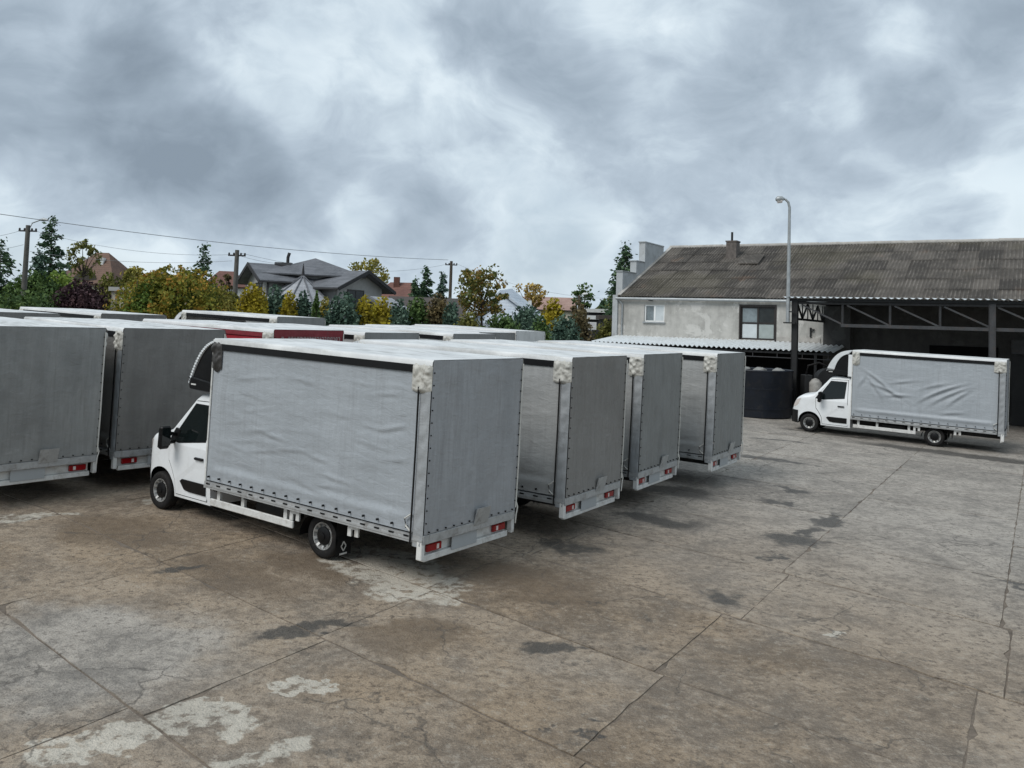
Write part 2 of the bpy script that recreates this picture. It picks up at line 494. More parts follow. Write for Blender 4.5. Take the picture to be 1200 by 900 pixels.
    c = t.mix(t.math('MULTIPLY', pale, 0.72), c, t.mix(vv, (0.42, 0.39, 0.33), (0.58, 0.545, 0.47)))
    # dark oil, bitumen and weed patches
    dark = None
    for (x, y, rx, ry, rot) in ((5.5, 16.1, 0.75, 0.55, 20), (6.8, 18.0, 0.95, 0.30, 57), (5.95, 16.9, 0.7, 0.2, 57), (0.72, 10.4, 0.48, 0.26, 10), (7.9, 25.7, 1.6, 0.45, -30), (3.2, 12.6, 0.45, 0.40, 0), (-2.3, 10.55, 0.9, 0.22, 35), (8.3, 14.1, 0.5, 0.10, -40),
                                (0.95, 8.65, 0.15, 0.08, 0), (0.82, 8.2, 0.14, 0.08, 30), (0.41, 8.35, 0.10, 0.07, 0), (12.2, 32.5, 2.2, 0.35, -30), (9.5, 30, 1.4, .3, -20), (3.9, 20.2, 1.4, 0.8, -30), (3.0, 17.2, 1.2, 0.6, -30), (1.2, 14.9, .9, .5, -30),
                                (15, 29, 4, 0.8, -32), (7.0, 21.0, 0.7, 0.2, -30), (6.2, 19.4, .8, .25, -35), (4.6, 15.0, .3, .12, 0), (-4.7, 12.6, .5, .16, 40)):
        dark = addmax(t, dark, blob_mask(t, pw, x, y, rx, ry, rot, 0.5))
    dark = t.math('MULTIPLY', dark, t.rng(t.math('ADD', t.math('MULTIPLY', n_s, 0.6), t.math('MULTIPLY', n_m, 0.4)), 0.36, 0.47, 0.25, 1.0))
    dark = t.math('ADD', dark, t.math('MULTIPLY', t.rng(t.noise(t.mapping(pos, loc=(9, 3, 0)), 1.5, 6, 0.76), 0.60, 0.66), 0.55), clamp=True)
    c = t.mix(t.math('MULTIPLY', dark, 0.85), c, (0.042, 0.039, 0.035))
    # hairline cracks
    vor = t.node('ShaderNodeTexVoronoi', feature='DISTANCE_TO_EDGE'); t.l.new(t.vec('ADD', t.vec('ADD', pos, t.vec('SCALE', wv, scale=0.7)), t.vec('SCALE', wv2, scale=0.12)), vor.inputs['Vector']); vor.inputs['Scale'].default_value = 0.42
    vor2 = t.node('ShaderNodeTexVoronoi', feature='DISTANCE_TO_EDGE'); t.l.new(t.vec('ADD', pos, t.vec('SCALE', wv2, scale=0.22)), vor2.inputs['Vector']); vor2.inputs['Scale'].default_value = 1.3
    ck = t.math('MULTIPLY', t.rng(vor.outputs['Distance'], 0.008, 0.002), t.rng(t.noise(pos, 0.45, 3, 0.6), 0.46, 0.56))
    ck2 = t.math('MULTIPLY', t.rng(vor2.outputs['Distance'], 0.013, 0.003), t.rng(t.noise(t.mapping(pos, loc=(4, 8, 0)), 0.6, 4, 0.6), 0.52, 0.60))
    crack = t.math('MAXIMUM', t.math('MULTIPLY', ck, 0.8), t.math('MULTIPLY', ck2, 0.45))
    c = t.mix(t.math('MULTIPLY', crack, 0.7), c, (0.05, 0.044, 0.038))
    # grit
    c = t.mix(t.math('MULTIPLY', t.rng(n_g, 0.58, 0.72), 0.5), c, (0.09, 0.08, 0.07))
    c = t.mix(t.math('MULTIPLY', t.rng(n_g, 0.42, 0.30), 0.40), c, (0.42, 0.40, 0.36))
    t.l.new(c, b.inputs['Base Color'])
    t.l.new(t.math('SUBTRACT', 0.82, t.math('MULTIPLY', t.math('MAXIMUM', wet, dark), 0.22)), b.inputs['Roughness'])
    b.inputs['Specular IOR Level'].default_value = 0.35
    bp = t.node('ShaderNodeBump'); bp.inputs['Strength'].default_value = 1.0; bp.inputs['Distance'].default_value = 0.05
    hgt = t.math('ADD', t.math('MULTIPLY', t.noise(pos, 7.0, 4, 0.7), 0.6), t.math('MULTIPLY', t.noise(pos, 40.0, 2, 0.6), 0.35))
    t.l.new(hgt, bp.inputs['Height']); t.l.new(bp.outputs[0], b.inputs['Normal'])
    return m


M_conc = concrete('worn_concrete')
M_joint = simple('joint_dirt', (0.135, 0.108, 0.083), 0.9, var=0.45, scale=3, coord='World', dirt=(0.14, 0.115, 0.09), dirt_amt=0.7)
M_earth = simple('earth_and_grass', (0.09, 0.10, 0.045), 0.9, var=0.4, scale=0.6, coord='World', dirt=(0.13, 0.11, 0.07), dirt_amt=0.6)

# wide terrain, one sheet to the horizon
rad = [0, 6, 12, 20, 30, 40, 50, 60, 75, 95, 130, 200, 350, 700, 1500]
m = MB(); vs = [(0, 30, gz(0, 30) - 0.10)]; NA = 48
for r_ in rad[1:]:
    for k in range(NA):
        a = 2 * math.pi * k / NA
        x, y = r_ * math.cos(a), 30 + r_ * math.sin(a)
        vs.append((x, y, gz(x, y) - 0.10))
fs = [(0, 1 + k, 1 + (k + 1) % NA) for k in range(NA)]
for i in range(len(rad) - 2):
    for k in range(NA):
        a = 1 + i * NA
        fs.append((a + k, a + NA + k, a + NA + (k + 1) % NA, a + (k + 1) % NA))
m.add(vs, fs)
tag(m.build('ground', M_earth), kind='structure')
# dirt bed of the yard, seen in the joints between the slabs
def yard_pt(s, t, dz=0.0):
    p = E1 * s + E2 * t
    return (float(p[0]), float(p[1]), float(GA * p[0] + GB * p[1] + dz))
m = MB(); m.grid(lambda u, v: yard_pt(-42 + 90 * u, 16 - 66 * v, -0.008), 30, 22)
yard = tag(m.build('yard_pavement', M_joint), kind='structure')

S_LINES = [-31.5, -28.0, -24.4, -20.9, -17.2, -13.7, -10.2, -6.6, -3.1, 0.5, 3.6, 7.3, 11.1, 14.8, 18.5, 22.2, 25.8, 29.5, 33.2, 37.0]
T_LINES = [(7.5, -.12), (5.0, -.12), (2.5, -.14), (0.05, -.15), (-2.4, -.16), (-4.85, -.16), (-7.3, -.15), (-9.5, -.16), (-11.95, -.17), (-14.5, -.15), (-17.1, -.12), (-19.4, -.02), (-22.05, 0), (-24.6, 0), (-27.1, 0), (-29.6, 0), (-32.1, 0), (-34.6, 0), (-37.1, 0), (-39.6, 0), (-42.6, 0), (-45.9, 0)]


def in_view(p):
    d = Vector(p) - Vector((0, 0, CAM_H))
    z = d.dot(_f)
    if z < 1.0: return False
    px = 600 + F_PX * d.dot(_r2) / z; py = PP_Y - F_PX * d.dot(_u2) / z
    return -60 < px < 1260 and 380 < py < 990


def tl(j, s):
    t0, k = T_LINES[j]
    return t0 + k * (min(max(s, -4), 16) - 5)


srg = random.Random(3)
nslab = 0; rest = MB()
for j in range(len(T_LINES) - 1):
    for i in range(len(S_LINES) - 1):
        sh = 0.5 * math.sin(j * 2.1) if j < 9 else 0.0
        s0, s1 = S_LINES[i] + sh * 0.3, S_LINES[i + 1] + sh * 0.3
        cor = [(s0, tl(j, s0)), (s1, tl(j, s1)), (s1, tl(j + 1, s1)), (s0, tl(j + 1, s0))]
        pts = []
        vis = any(in_view(yard_pt(*c)) for c in cor) or in_view(yard_pt((s0 + s1) / 2, (cor[0][1] + cor[2][1]) / 2))
        dz = srg.uniform(-0.004, 0.004); ts, tt = srg.uniform(-0.002, 0.002), srg.uniform(-0.002, 0.002)
        cs, ct = (s0 + s1) / 2, (cor[0][1] + cor[2][1]) / 2
        n = 12
        for e in range(4):
            a = cor[e]; b = cor[(e + 1) % 4]
            for k in range(n):
                u = k / n
                s = a[0] + (b[0] - a[0]) * u; t = a[1] + (b[1] - a[1]) * u
                g = 0.002 + abs(srg.gauss(0, 0.009)) + (srg.uniform(0.02, 0.07) if srg.random() < 0.05 else 0)
                s += (cs - s) / abs(cs - s + 1e-6) * g * (1 if abs(cs - s) > 0.5 * (s1 - s0) - 0.2 else 0)
                t += (ct - t) / abs(ct - t + 1e-6) * (g + 0.006) * (1 if abs(ct - t) > 0.55 * abs(ct - cor[0][1]) else 0)
                pts.append((s, t))
        top = [yard_pt(s, t, dz + (s - cs) * ts + (t - ct) * tt) for s, t in pts]
        bot = [yard_pt(s, t, -0.03) for s, t in pts]
        N = len(pts)
        mb = MB() if (vis and nslab < 300) else rest
        mb.add(top + bot, [tuple(range(N))] + [(k, (k + 1) % N, N + (k + 1) % N, N + k) for k in range(N)])
        if vis and nslab < 300:
            mb.build('slab', M_conc, yard); nslab += 1
tag(rest.build('outer_slabs', M_conc, yard), kind='stuff')

# ---------------------------------------------------------------- the long building with canopy and lean-to on the right
def stucco(name, lo, hi, patch):
    m, t, b = newmat(name)
    pos = t.node('ShaderNodeNewGeometry').outputs['Position']
    n1 = t.noise(pos, 0.5, 6, 0.6, 0.3); n2 = t.noise(pos, 3.0, 6, 0.65, 0.3); n3 = t.noise(t.mapping(pos, scale=(2.5, 2.5, 0.35)), 1.0, 5, 0.6)
    f = t.math('ADD', t.math('MULTIPLY', n1, 0.4), t.math('ADD', t.math('MULTIPLY', n2, 0.3), t.math('MULTIPLY', n3, 0.3)))
    c = t.mix(t.rng(f, 0.35, 0.65), lo, hi)
    c = t.mix(t.math('MULTIPLY', t.rng(t.noise(pos, 0.8, 7, 0.7, 0.5), 0.54, 0.60), 0.7), c, patch)
    c = t.mix(t.math('MULTIPLY', t.rng(n3, 0.60, 0.72), 0.4), c, tuple(q * 0.45 for q in lo))
    t.l.new(c, b.inputs['Base Color']); b.inputs['Roughness'].default_value = 0.9
    bp = t.node('ShaderNodeBump'); bp.inputs['Strength'].default_value = 0.4; bp.inputs['Distance'].default_value = 0.02
    t.l.new(t.noise(pos, 25, 3), bp.inputs['Height']); t.l.new(bp.outputs[0], b.inputs['Normal'])
    return m


def eternit(name):
    m, t, b = newmat(name)
    pos = t.node('ShaderNodeNewGeometry').outputs['Position']
    rnd = t.node('ShaderNodeObjectInfo').outputs['Random']
    loc = t.node('ShaderNodeTexCoord').outputs['Object']
    n1 = t.noise(pos, 1.2, 6, 0.65, 0.4); n2 = t.noise(t.mapping(loc, scale=(9, 1.2, 1)), 1.0, 5, 0.65); n3 = t.noise(pos, 0.25, 4, 0.5)
    f = t.math('ADD', t.math('MULTIPLY', n1, 0.4), t.math('ADD', t.math('MULTIPLY', n2, 0.35), t.math('MULTIPLY', rnd, 0.25)))
    c = t.mix(t.rng(f, 0.34, 0.70), (0.038, 0.033, 0.028), (0.112, 0.099, 0.085))
    c = t.mix(t.math('MULTIPLY', t.rng(n3, 0.5, 0.65), 0.4), c, (0.085, 0.075, 0.045))
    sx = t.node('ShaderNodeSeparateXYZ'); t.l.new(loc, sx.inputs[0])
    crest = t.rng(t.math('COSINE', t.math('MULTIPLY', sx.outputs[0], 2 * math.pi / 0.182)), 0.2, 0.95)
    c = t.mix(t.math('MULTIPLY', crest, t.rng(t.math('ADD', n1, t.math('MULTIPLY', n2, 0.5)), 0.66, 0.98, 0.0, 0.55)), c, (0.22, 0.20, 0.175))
    c = t.mix(t.math('MULTIPLY', t.rng(t.noise(pos, 0.6, 5, 0.6), 0.62, 0.72), 0.35), c, (0.12, 0.065, 0.035))
    t.l.new(c, b.inputs['Base Color']); b.inputs['Roughness'].default_value = 0.92
    return m


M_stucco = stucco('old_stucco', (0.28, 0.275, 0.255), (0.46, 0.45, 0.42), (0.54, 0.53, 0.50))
M_inner = stucco('shade_dark_wall', (0.03, 0.03, 0.029), (0.06, 0.058, 0.055), (0.07, 0.07, 0.067))  # stucco darkened to hold the shade under the canopy
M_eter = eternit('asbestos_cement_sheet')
M_parw = simple('parapet_render', (0.40, 0.42, 0.43), 0.8, var=0.1, scale=1.5, coord='World', dirt=(0.2, 0.19, 0.17), dirt_amt=0.4)
M_brick = simple('chimney_brick', (0.12, 0.105, 0.095), 0.9, var=0.35, scale=6, coord='World')
M_steel = simple('painted_steel', (0.045, 0.047, 0.05), 0.6, 0.2, var=0.3, scale=3, coord='World', dirt=(0.08, 0.05, 0.035), dirt_amt=0.5)
M_steeld = simple('dark_steel', (0.014, 0.0145, 0.015), 0.6, 0.2, var=0.3, coord='World')
M_galv = simple('galvanised_steel', (0.36, 0.38, 0.385), 0.5, 0.5, var=0.15, scale=4, coord='World')
M_wplas = simple('white_upvc', (0.75, 0.76, 0.75), 0.4, var=0.05)
M_bfr = simple('brown_frame', (0.018, 0.014, 0.012), 0.5, var=0.2)
M_lean = simple('white_corrugated_sheet', (0.68, 0.71, 0.72), 0.5, var=0.08, scale=1.5, coord='World', dirt=(0.35, 0.34, 0.31), dirt_amt=0.4)
M_pane = simple('window_pane', (0.16, 0.19, 0.20), 0.08, var=0.35, scale=0.9, coord='World', spec=0.6)
M_panel = simple('window_blind', (0.52, 0.56, 0.57), 0.4, var=0.08, coord='World')
M_panedk = simple('dim_pane', (0.03, 0.034, 0.034), 0.15, var=0.3, coord='World', spec=0.3)
M_panelg = simple('grey_blind', (0.30, 0.34, 0.33), 0.4, var=0.1, coord='World')
M_white2 = simple('bare_cement', (0.36, 0.345, 0.32), 0.9, var=0.2, scale=3, coord='World')


def st_box(mb, s0, s1, t0, t1, z0, z1):
    p = [st(s0, t0, z0), st(s1, t0, z0), st(s1, t1, z0), st(s0, t1, z0), st(s0, t0, z1), st(s1, t0, z1), st(s1, t1, z1), st(s0, t1, z1)]
    return mb.hexa(p)


TW, TRG, TB = -46.0, -54.0, -62.0
ZE, ZR = 5.95, 9.55
hall = empty('hall_building', st(5, -46, 0.3))
tag(hall, 'long grey stucco hall with weathered corrugated roof and stepped parapet on the right', 'building')
def hp(name, mb, mat, parent=None, smooth=None, bevel=0.0):
    o = mb.build(name, mat, None, smooth, bevel)
    par = parent or hall
    o.parent = par
    o.matrix_parent_inverse = Matrix.Translation(hall.location).inverted() if par is hall else Matrix.Identity(4)
    return o
# wall with openings, left lit stretch
def wall_with_holes(s0, s1, z0, z1, holes, tf, tb):
    mb = MB(); ss = sorted({s0, s1, *[h[0] for h in holes], *[h[1] for h in holes]}); zs = sorted({z0, z1, *[h[2] for h in holes], *[h[3] for h in holes]})
    for a, b in zip(ss, ss[1:]):
        for c, d in zip(zs, zs[1:]):
            if any(h[0] <= a and b <= h[1] and h[2] <= c and d <= h[3] for h in holes): continue
            st_box(mb, a, b, tf, tb, c, d)
    bm = bmesh.new(); me = bpy.data.meshes.new('wall'); me.from_pydata(mb.v, [], mb.f); bm.from_mesh(me)
    bmesh.ops.remove_doubles(bm, verts=bm.verts, dist=0.001)
    seen = {}
    for f in bm.faces:
        k = tuple(sorted(v.index for v in f.verts)); seen.setdefault(k, []).append(f)
    bmesh.ops.delete(bm, geom=[f for fs_ in seen.values() if len(fs_) > 1 for f in fs_], context='FACES')
    bm.to_mesh(me); bm.free()
    return me
def hpm(name, me, mat):
    o = obj(name, me, mat, hall); o.matrix_parent_inverse = Matrix.Translation(hall.location).inverted(); return o
SW = (18.39, 19.64, 4.47, 5.46); BW = (12.13, 14.0, 3.66, 5.45)
hpm('wall', wall_with_holes(9.55, 21.3, -0.3, ZE - 0.02, [SW, BW], TW, TW - 0.3), M_stucco)
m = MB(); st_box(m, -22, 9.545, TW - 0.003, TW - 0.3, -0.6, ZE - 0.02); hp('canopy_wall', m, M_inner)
m = MB(); m.add([st(21.3, TW - 0.31, -0.3), st(21.3, TB, -0.3), st(21.3, TB, ZE), st(21.3, TRG, ZR - 0.05), st(21.3, TW - 0.31, ZE - 0.1)], [(0, 1, 2, 3, 4)]); hp('gable_wall', m, M_stucco)
m = MB(); m.add([st(-22, TB, -0.6), st(21.3, TB, -0.6), st(21.3, TB, ZE), st(-22, TB, ZE)], [(0, 1, 2, 3)]); hp('back_wall', m, M_stucco)
m = MB(); m.add([st(-22, TRG, ZR - 0.06), st(21.3, TRG, ZR - 0.06), st(21.3, TB - 0.3, ZE - 0.1), st(-22, TB - 0.3, ZE - 0.1)], [(0, 1, 2, 3)]); hp('back_roof', m, M_eter)
m = MB(); m.add([st(-22, TW + 0.1, ZE - 0.07), st(21.3, TW + 0.1, ZE - 0.07), st(21.3, TRG, ZR - 0.09), st(-22, TRG, ZR - 0.09)], [(0, 1, 2, 3)]); roof_deck = hp('roof', m, M_blackm)
# each corrugated sheet of the roof: local x along the eave, local y up the slope
def corr_mesh(name, w, l, pitch, amp, seg=6, nl=1):
    n = int(round(w / pitch * seg)); mb = MB()
    mb.grid(lambda u, v: ((u - 0.5) * w, v * l, amp * math.cos((u - 0.5) * w * 2 * math.pi / pitch)), n, nl)
    return mb.mesh(name, 179)
slope = math.atan2(ZR - ZE, TW - TRG)
LS = math.hypot(ZR - ZE, TW - TRG)
cs_me = corr_mesh('roof_sheet', 1.11, LS / 6 + 0.14, 0.182, 0.028)
Xd = Vector((-E1[0], -E1[1], 0)); Yd = Vector((-E2[0] * math.cos(slope), -E2[1] * math.cos(slope), math.sin(slope))); Nd = Xd.cross(Yd)
srg = random.Random(9)
ncol = int((21.3 + 6.5) / 1.08)
for j in range(6):
    for i in range(ncol):
        s = 21.3 - 0.555 - i * 1.08
        d = -0.18 + j * LS / 6
        p = Vector(st(s, TW + 0.0, ZE)) + Yd * d + Nd * (0.03 + 0.016 * (i % 2) + srg.uniform(0, 0.014))
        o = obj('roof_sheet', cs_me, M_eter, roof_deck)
        lift = srg.uniform(0, 0.006) + 0.012
        rotm = Matrix(((Xd.x, Yd.x, Nd.x, p.x), (Xd.y, Yd.y, Nd.y, p.y), (Xd.z, Yd.z, Nd.z, p.z), (0, 0, 0, 1)))
        o.matrix_world = Matrix.Identity(4)
        o.matrix_parent_inverse = Matrix.Identity(4)
        # roof part has identity world transform (its parent inverse cancels the hall origin)
        o.matrix_basis = rotm @ Matrix.Rotation(-lift, 4, 'X') @ Matrix.Rotation(srg.uniform(-.004, .004), 4, 'Z')
tw_ = MB(); tw_.add([v for (s0, s1) in ((-22, -8.4),) for v in (st(s0, TW + .1, ZE + .02), st(s1, TW + .1, ZE + .02), st(s1, TRG, ZR + .02), st(s0, TRG, ZR + .02))], [(0, 1, 2, 3)]); tw_.build('outer_roof', M_eter, roof_deck)
rg = MB()
for i in range(24):
    s = 21.3 - i * 1.2; dz = srg.uniform(-0.015, 0.015)
    rc = MB(); rc.tube([st(s, TRG, ZR + 0.03 + dz), st(s - 1.22, TRG, ZR + 0.03 + srg.uniform(-0.015, 0.015))], 0.13, 8); rc.build('ridge_cap', M_white2, roof_deck, 60)
# gutter and downpipe
m = MB(); m.tube([st(21.35, TW + 0.22, ZE - 0.16), st(9.4, TW + 0.22, ZE - 0.19)], 0.075, 8); hp('gutter', m, M_galv, smooth=60)
m = MB(); m.tube([st(21.2, TW + 0.2, ZE - 0.2), st(21.0, TW + 0.08, ZE - 0.5), st(21.0, TW + 0.08, 0.8)], 0.05, 8); hp('downpipe', m, M_galv, smooth=60)
# stepped gable parapet
for (t0, t1, zt_) in ((TW - 0.55, -48.5, 7.42), (-48.52, -49.8, 8.2), (-49.82, -52.9, 9.5)):
    m = MB(); st_box(m, 21.31, 21.72, t0, t1, 4.6, zt_); q = hp('parapet_step', m, M_parw)
    m = MB(); st_box(m, 21.28, 21.76, t0 + 0.05, t1 - 0.01, zt_, zt_ + 0.07); hp('coping', m, M_galv)
m = MB(); st_box(m, 21.302, 21.62, TW + 0.1, TW - 0.55, -0.3, 6.0); hp('corner_pier', m, M_parw)
# verge flashing up the gable
m = MB(); m.bar(Vector(st(21.22, TW + .1, ZE + 0.05)), Vector(st(21.22, TRG, ZR + 0.06)), 0.22, 0.04); hp('verge_flashing', m, M_white2)
# chimney
ch = MB(); st_box(ch, 16.08, 16.72, -51.7, -52.4, 8.2, 9.62); cho = hp('chimney', ch, M_brick)
m = MB(); st_box(m, 16.04, 16.76, -51.66, -52.44, 9.62, 9.70); m.build('chimney_cap', M_brick, cho)
m = MB(); m.tube([st(16.45, -52, 9.65), st(16.45, -52, 10.25)], 0.07, 8); m.build('flue_pipe', M_steeld, cho)
m = MB(); mm = Vector(st(15.0, -51.0, 8.25)); m.hexa([st(14.4, -50.6, 8.12), st(15.6, -50.6, 8.12), st(15.6, -52.0, 8.76), st(14.4, -52.0, 8.76), st(14.4, -50.6, 8.20), st(15.6, -50.6, 8.20), st(15.6, -52.0, 8.84), st(14.4, -52.0, 8.84)]); hp('roof_patch', m, M_eter)
# windows
def window(name_label, box, frame_m, panes, t_in, mull_w, sill=True):
    s0, s1, z0, z1 = box
    fr = MB(); w = mull_w
    for (a, b, c, d) in ((s0, s0 + w, z0, z1), (s1 - w, s1, z0, z1), (s0 + w, s1 - w, z0, z0 + w), (s0 + w, s1 - w, z1 - w, z1)): st_box(fr, a, b, t_in, t_in - 0.08, c, d)
    f = hp('window', fr, frame_m)
    for (a, b, c, d, mt) in panes:
        p = MB(); st_box(p, s0 + (s1 - s0) * a, s0 + (s1 - s0) * b, t_in - 0.03, t_in - 0.05, z0 + (z1 - z0) * c, z0 + (z1 - z0) * d); p.build('pane', mt, f)
    return f
f = window('s', SW, M_wplas, ((0.07, 0.47, 0.08, 0.92, M_panel), (0.53, 0.93, 0.08, 0.92, M_pane)), TW - 0.08, 0.08)
m = MB(); st_box(m, 18.96, 19.07, TW - 0.075, TW - 0.15, 4.5, 5.43); m.build('mullion', M_wplas, f)
m = MB(); st_box(m, 18.33, 19.70, TW + 0.10, TW - 0.05, 4.40, 4.47); m.build('sill', M_galv, f)
f = window('b', BW, M_bfr, ((0.04, 0.48, 0.50, 0.95, M_panedk), (0.52, 0.96, 0.50, 0.95, M_pane), (0.04, 0.48, 0.05, 0.47, M_panelg), (0.52, 0.96, 0.05, 0.47, M_panel)), TW - 0.06, 0.09)
m = MB(); st_box(m, 13.02, 13.11, TW - 0.055, TW - 0.13, 3.7, 5.4); st_box(m, 12.2, 13.9, TW - 0.056, TW - 0.129, 4.53, 4.60); m.build('mullion', M_bfr, f)
m = MB(); st_box(m, 12.06, 12.14, TW + 0.04, TW - 0.05, 3.6, 5.55); st_box(m, 13.99, 14.07, TW + 0.04, TW - 0.05, 3.6, 5.55); st_box(m, 12.06, 14.07, TW + 0.041, TW - 0.05, 5.45, 5.55); m.build('outer_frame', M_bfr, f)
m = MB(); st_box(m, 9.8, 12.0, TW + 0.06, TW - 0.01, 3.62, 3.86); hp('bare_band', m, M_white2)
m = MB(); st_box(m, 10.25, 10.32, TW + 0.12, TW, 3.9, 4.4); st_box(m, 10.1, 10.32, TW + 0.12, TW, 4.25, 4.33); hp('wall_bracket', m, M_steeld)
m = MB(); m.lathe_z([(0, 0.02), (0.0, 0.13), (0.1, 0.13), (0.14, 0.05)], st(19.2, TW + 0.14, 5.68), 12); hp('floodlight', m, M_steeld)
# canopy shade as dark sheets: black door opening, darker right bay; board above it
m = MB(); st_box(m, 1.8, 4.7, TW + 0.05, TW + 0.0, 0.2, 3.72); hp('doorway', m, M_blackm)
m = MB(); st_box(m, -2.4, 1.25, TW + 0.40, TW + 0.30, 0.2, 3.4); hp('dark_bay_sheet', m, M_steeld)
m = MB(); st_box(m, -1.6, 1.25, TW + 0.52, TW + 0.42, 3.46, 4.10); hp('sign_board', m, M_steel)
m = MB(); st_box(m, 9.30, 9.54, -39.9, TW, -0.2, 4.40)
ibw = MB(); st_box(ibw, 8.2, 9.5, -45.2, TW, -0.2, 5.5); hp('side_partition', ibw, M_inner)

# ---- canopy
can = empty('canopy', st(9.5, -39.5, 0.37)); tag(can, 'open steel canopy with lattice girder and corrugated roof over the dark loading bay', 'canopy')
def cp(name, mb, mat, smooth=None):
    o = mb.build(name, mat, None, smooth); o.parent = can; o.matrix_parent_inverse = Matrix.Translation(can.location).inverted(); return o
TC, ZC = -39.5, 5.62
csl = math.atan2(ZE - 0.28 - ZC + 0.20, TC - TW)
Yc = Vector((-E2[0] * math.cos(csl), -E2[1] * math.cos(csl), math.sin(csl))); Nc = Xd.cross(Yc)
can_me = corr_mesh('canopy_sheet', 1.10, (TC - TW) / math.cos(csl) + 0.2, 0.275, 0.03, 8)
for i in range(17):
    s = 9.9 - 0.55 - i * 1.10 + 0.1
    p = Vector(st(s, TC + 0.35, ZC + 0.06)) + Nc * (0.005 * (i % 2))
    o = obj('canopy_sheet', can_me, M_lean, can)
    o.matrix_parent_inverse = Matrix.Translation(can.location).inverted()
    o.matrix_basis = Matrix(((Xd.x, Yc.x, Nc.x, p.x), (Xd.y, Yc.y, Nc.y, p.y), (Xd.z, Yc.z, Nc.z, p.z), (0, 0, 0, 1)))
for k in range(5):
    tt = TC + 0.1 - k * 1.5
    m = MB(); st_box(m, 9.75, -9.0, tt, tt - 0.08, ZC - 0.10 + 0.0 + (TC - tt) * math.tan(csl), ZC + 0.01 + (TC - tt) * math.tan(csl)); cp('purlin', m, M_steeld)
for s in (9.53, 1.75, -6.0):
    m = MB(); st_box(m, s - 0.11, s + 0.11, TC + 0.09, TC - 0.09, -0.2, ZC - 0.1)
    st_box(m, s - 0.125, s - 0.111, TC + 0.12, TC - 0.12, -0.2, ZC - 0.1); st_box(m, s + 0.111, s + 0.125, TC + 0.12, TC - 0.12, -0.2, ZC - 0.1)
    cp('column', m, M_steel if s < 9 else M_steeld)
m = MB(); m.bar(st(7.55, TC, 4.48), st(-9.0, TC, 4.48), 0.14, 0.14); cp('bottom_chord', m, M_steel)
m = MB(); m.bar(st(9.4, TC, ZC - 0.18), st(-9.0, TC, ZC - 0.18), 0.12, 0.10); cp('top_chord', m, M_steeld)
xs = [7.5, 5.57, 3.65, 1.75, -0.2, -2.1, -4.05, -6.0]
for i, s in enumerate(xs):
    m = MB(); m.bar(st(s, TC, 4.52), st(s, TC, ZC - 0.2), 0.07, 0.07); cp('girder_post', m, M_steel)
    m = MB(); m.bar(st(s + 1.75, TC, ZC - 0.25), st(s + 0.05, TC, 4.55), 0.07, 0.07); cp('girder_diagonal', m, M_steel)
# end truss running back to the wall
m = MB(); m.bar(st(9.5, TC - 0.1, 4.72), st(9.5, TW + 0.02, 4.72), 0.10, 0.10); cp('bottom_chord', m, M_steeld)
m = MB(); m.bar(st(9.5, TC - 0.1, ZC - 0.12), st(9.5, TW + 0.02, ZC + 0.0), 0.10, 0.10); cp('top_chord', m, M_steeld)
for k in range(6):
    t0 = TC - 0.2 - k * 1.05; t1 = t0 - 1.05
    m = MB(); m.bar(st(9.5, t0 if k % 2 == 0 else t1, ZC - 0.15), st(9.5, t1 if k % 2 == 0 else t0, 4.76), 0.07, 0.07); cp('girder_diagonal', m, M_steeld)
    m = MB(); m.bar(st(9.5, t1, ZC - 0.12), st(9.5, t1, 4.75), 0.045, 0.045); cp('girder_post', m, M_steeld)

# ---- lean-to with white corrugated roof
lt = empty('lean_to_shed', st(15, -42.5, 0.5)); tag(lt, 'low lean-to shed with white corrugated roof against the grey hall', 'shed')
def lp(name, mb, mat, smooth=None):
    o = mb.build(name, mat, None, smooth); o.parent = lt; o.matrix_parent_inverse = Matrix.Translation(lt.location).inverted(); return o
lsl = math.atan2(0.36, 3.55)
Yl = Vector((-E2[0] * math.cos(lsl), -E2[1] * math.cos(lsl), math.sin(lsl))); Nl = Xd.cross(Yl)
le_me = corr_mesh('shed_roof_sheet', 1.29, 3.62, 0.258, 0.045, 8)
for i in range(10):
    p = Vector(st(21.35 - 0.64 - i * 1.29, -42.45, 3.25)) + Nl * (0.004 * (i % 2))
    o = obj('shed_roof_sheet', le_me, M_lean, lt)
    o.matrix_parent_inverse = Matrix.Translation(lt.location).inverted()
    o.matrix_basis = Matrix(((Xd.x, Yl.x, Nl.x, p.x), (Xd.y, Yl.y, Nl.y, p.y), (Xd.z, Yl.z, Nl.z, p.z), (0, 0, 0, 1)))
for s in (21.2, 17.3, 13.4, 9.3):
    m = MB(); st_box(m, s - 0.06, s + 0.06, -42.60, -42.72, -0.1, 3.14); lp('post', m, M_steeld)
m = MB(); st_box(m, 8.6, 21.3, -42.58, -42.70, 3.06, 3.16); lp('eaves_beam', m, M_steeld)
m = MB(); st_box(m, 8.6, 21.3, -42.60, -42.64, 2.84, 2.88)
for k in range(11): st_box(m, 8.7 + k * 1.2, 8.73 + k * 1.2, -42.60, -42.64, 2.88, 3.06)
lp('hanging_rail', m, M_steel)
m = MB(); st_box(m, 8.5, 21.3, -45.6, -45.7, -0.2, 3.4); lp('back_boards', m, M_blackm)  # black sheet stands for the dark under the lean-to roof

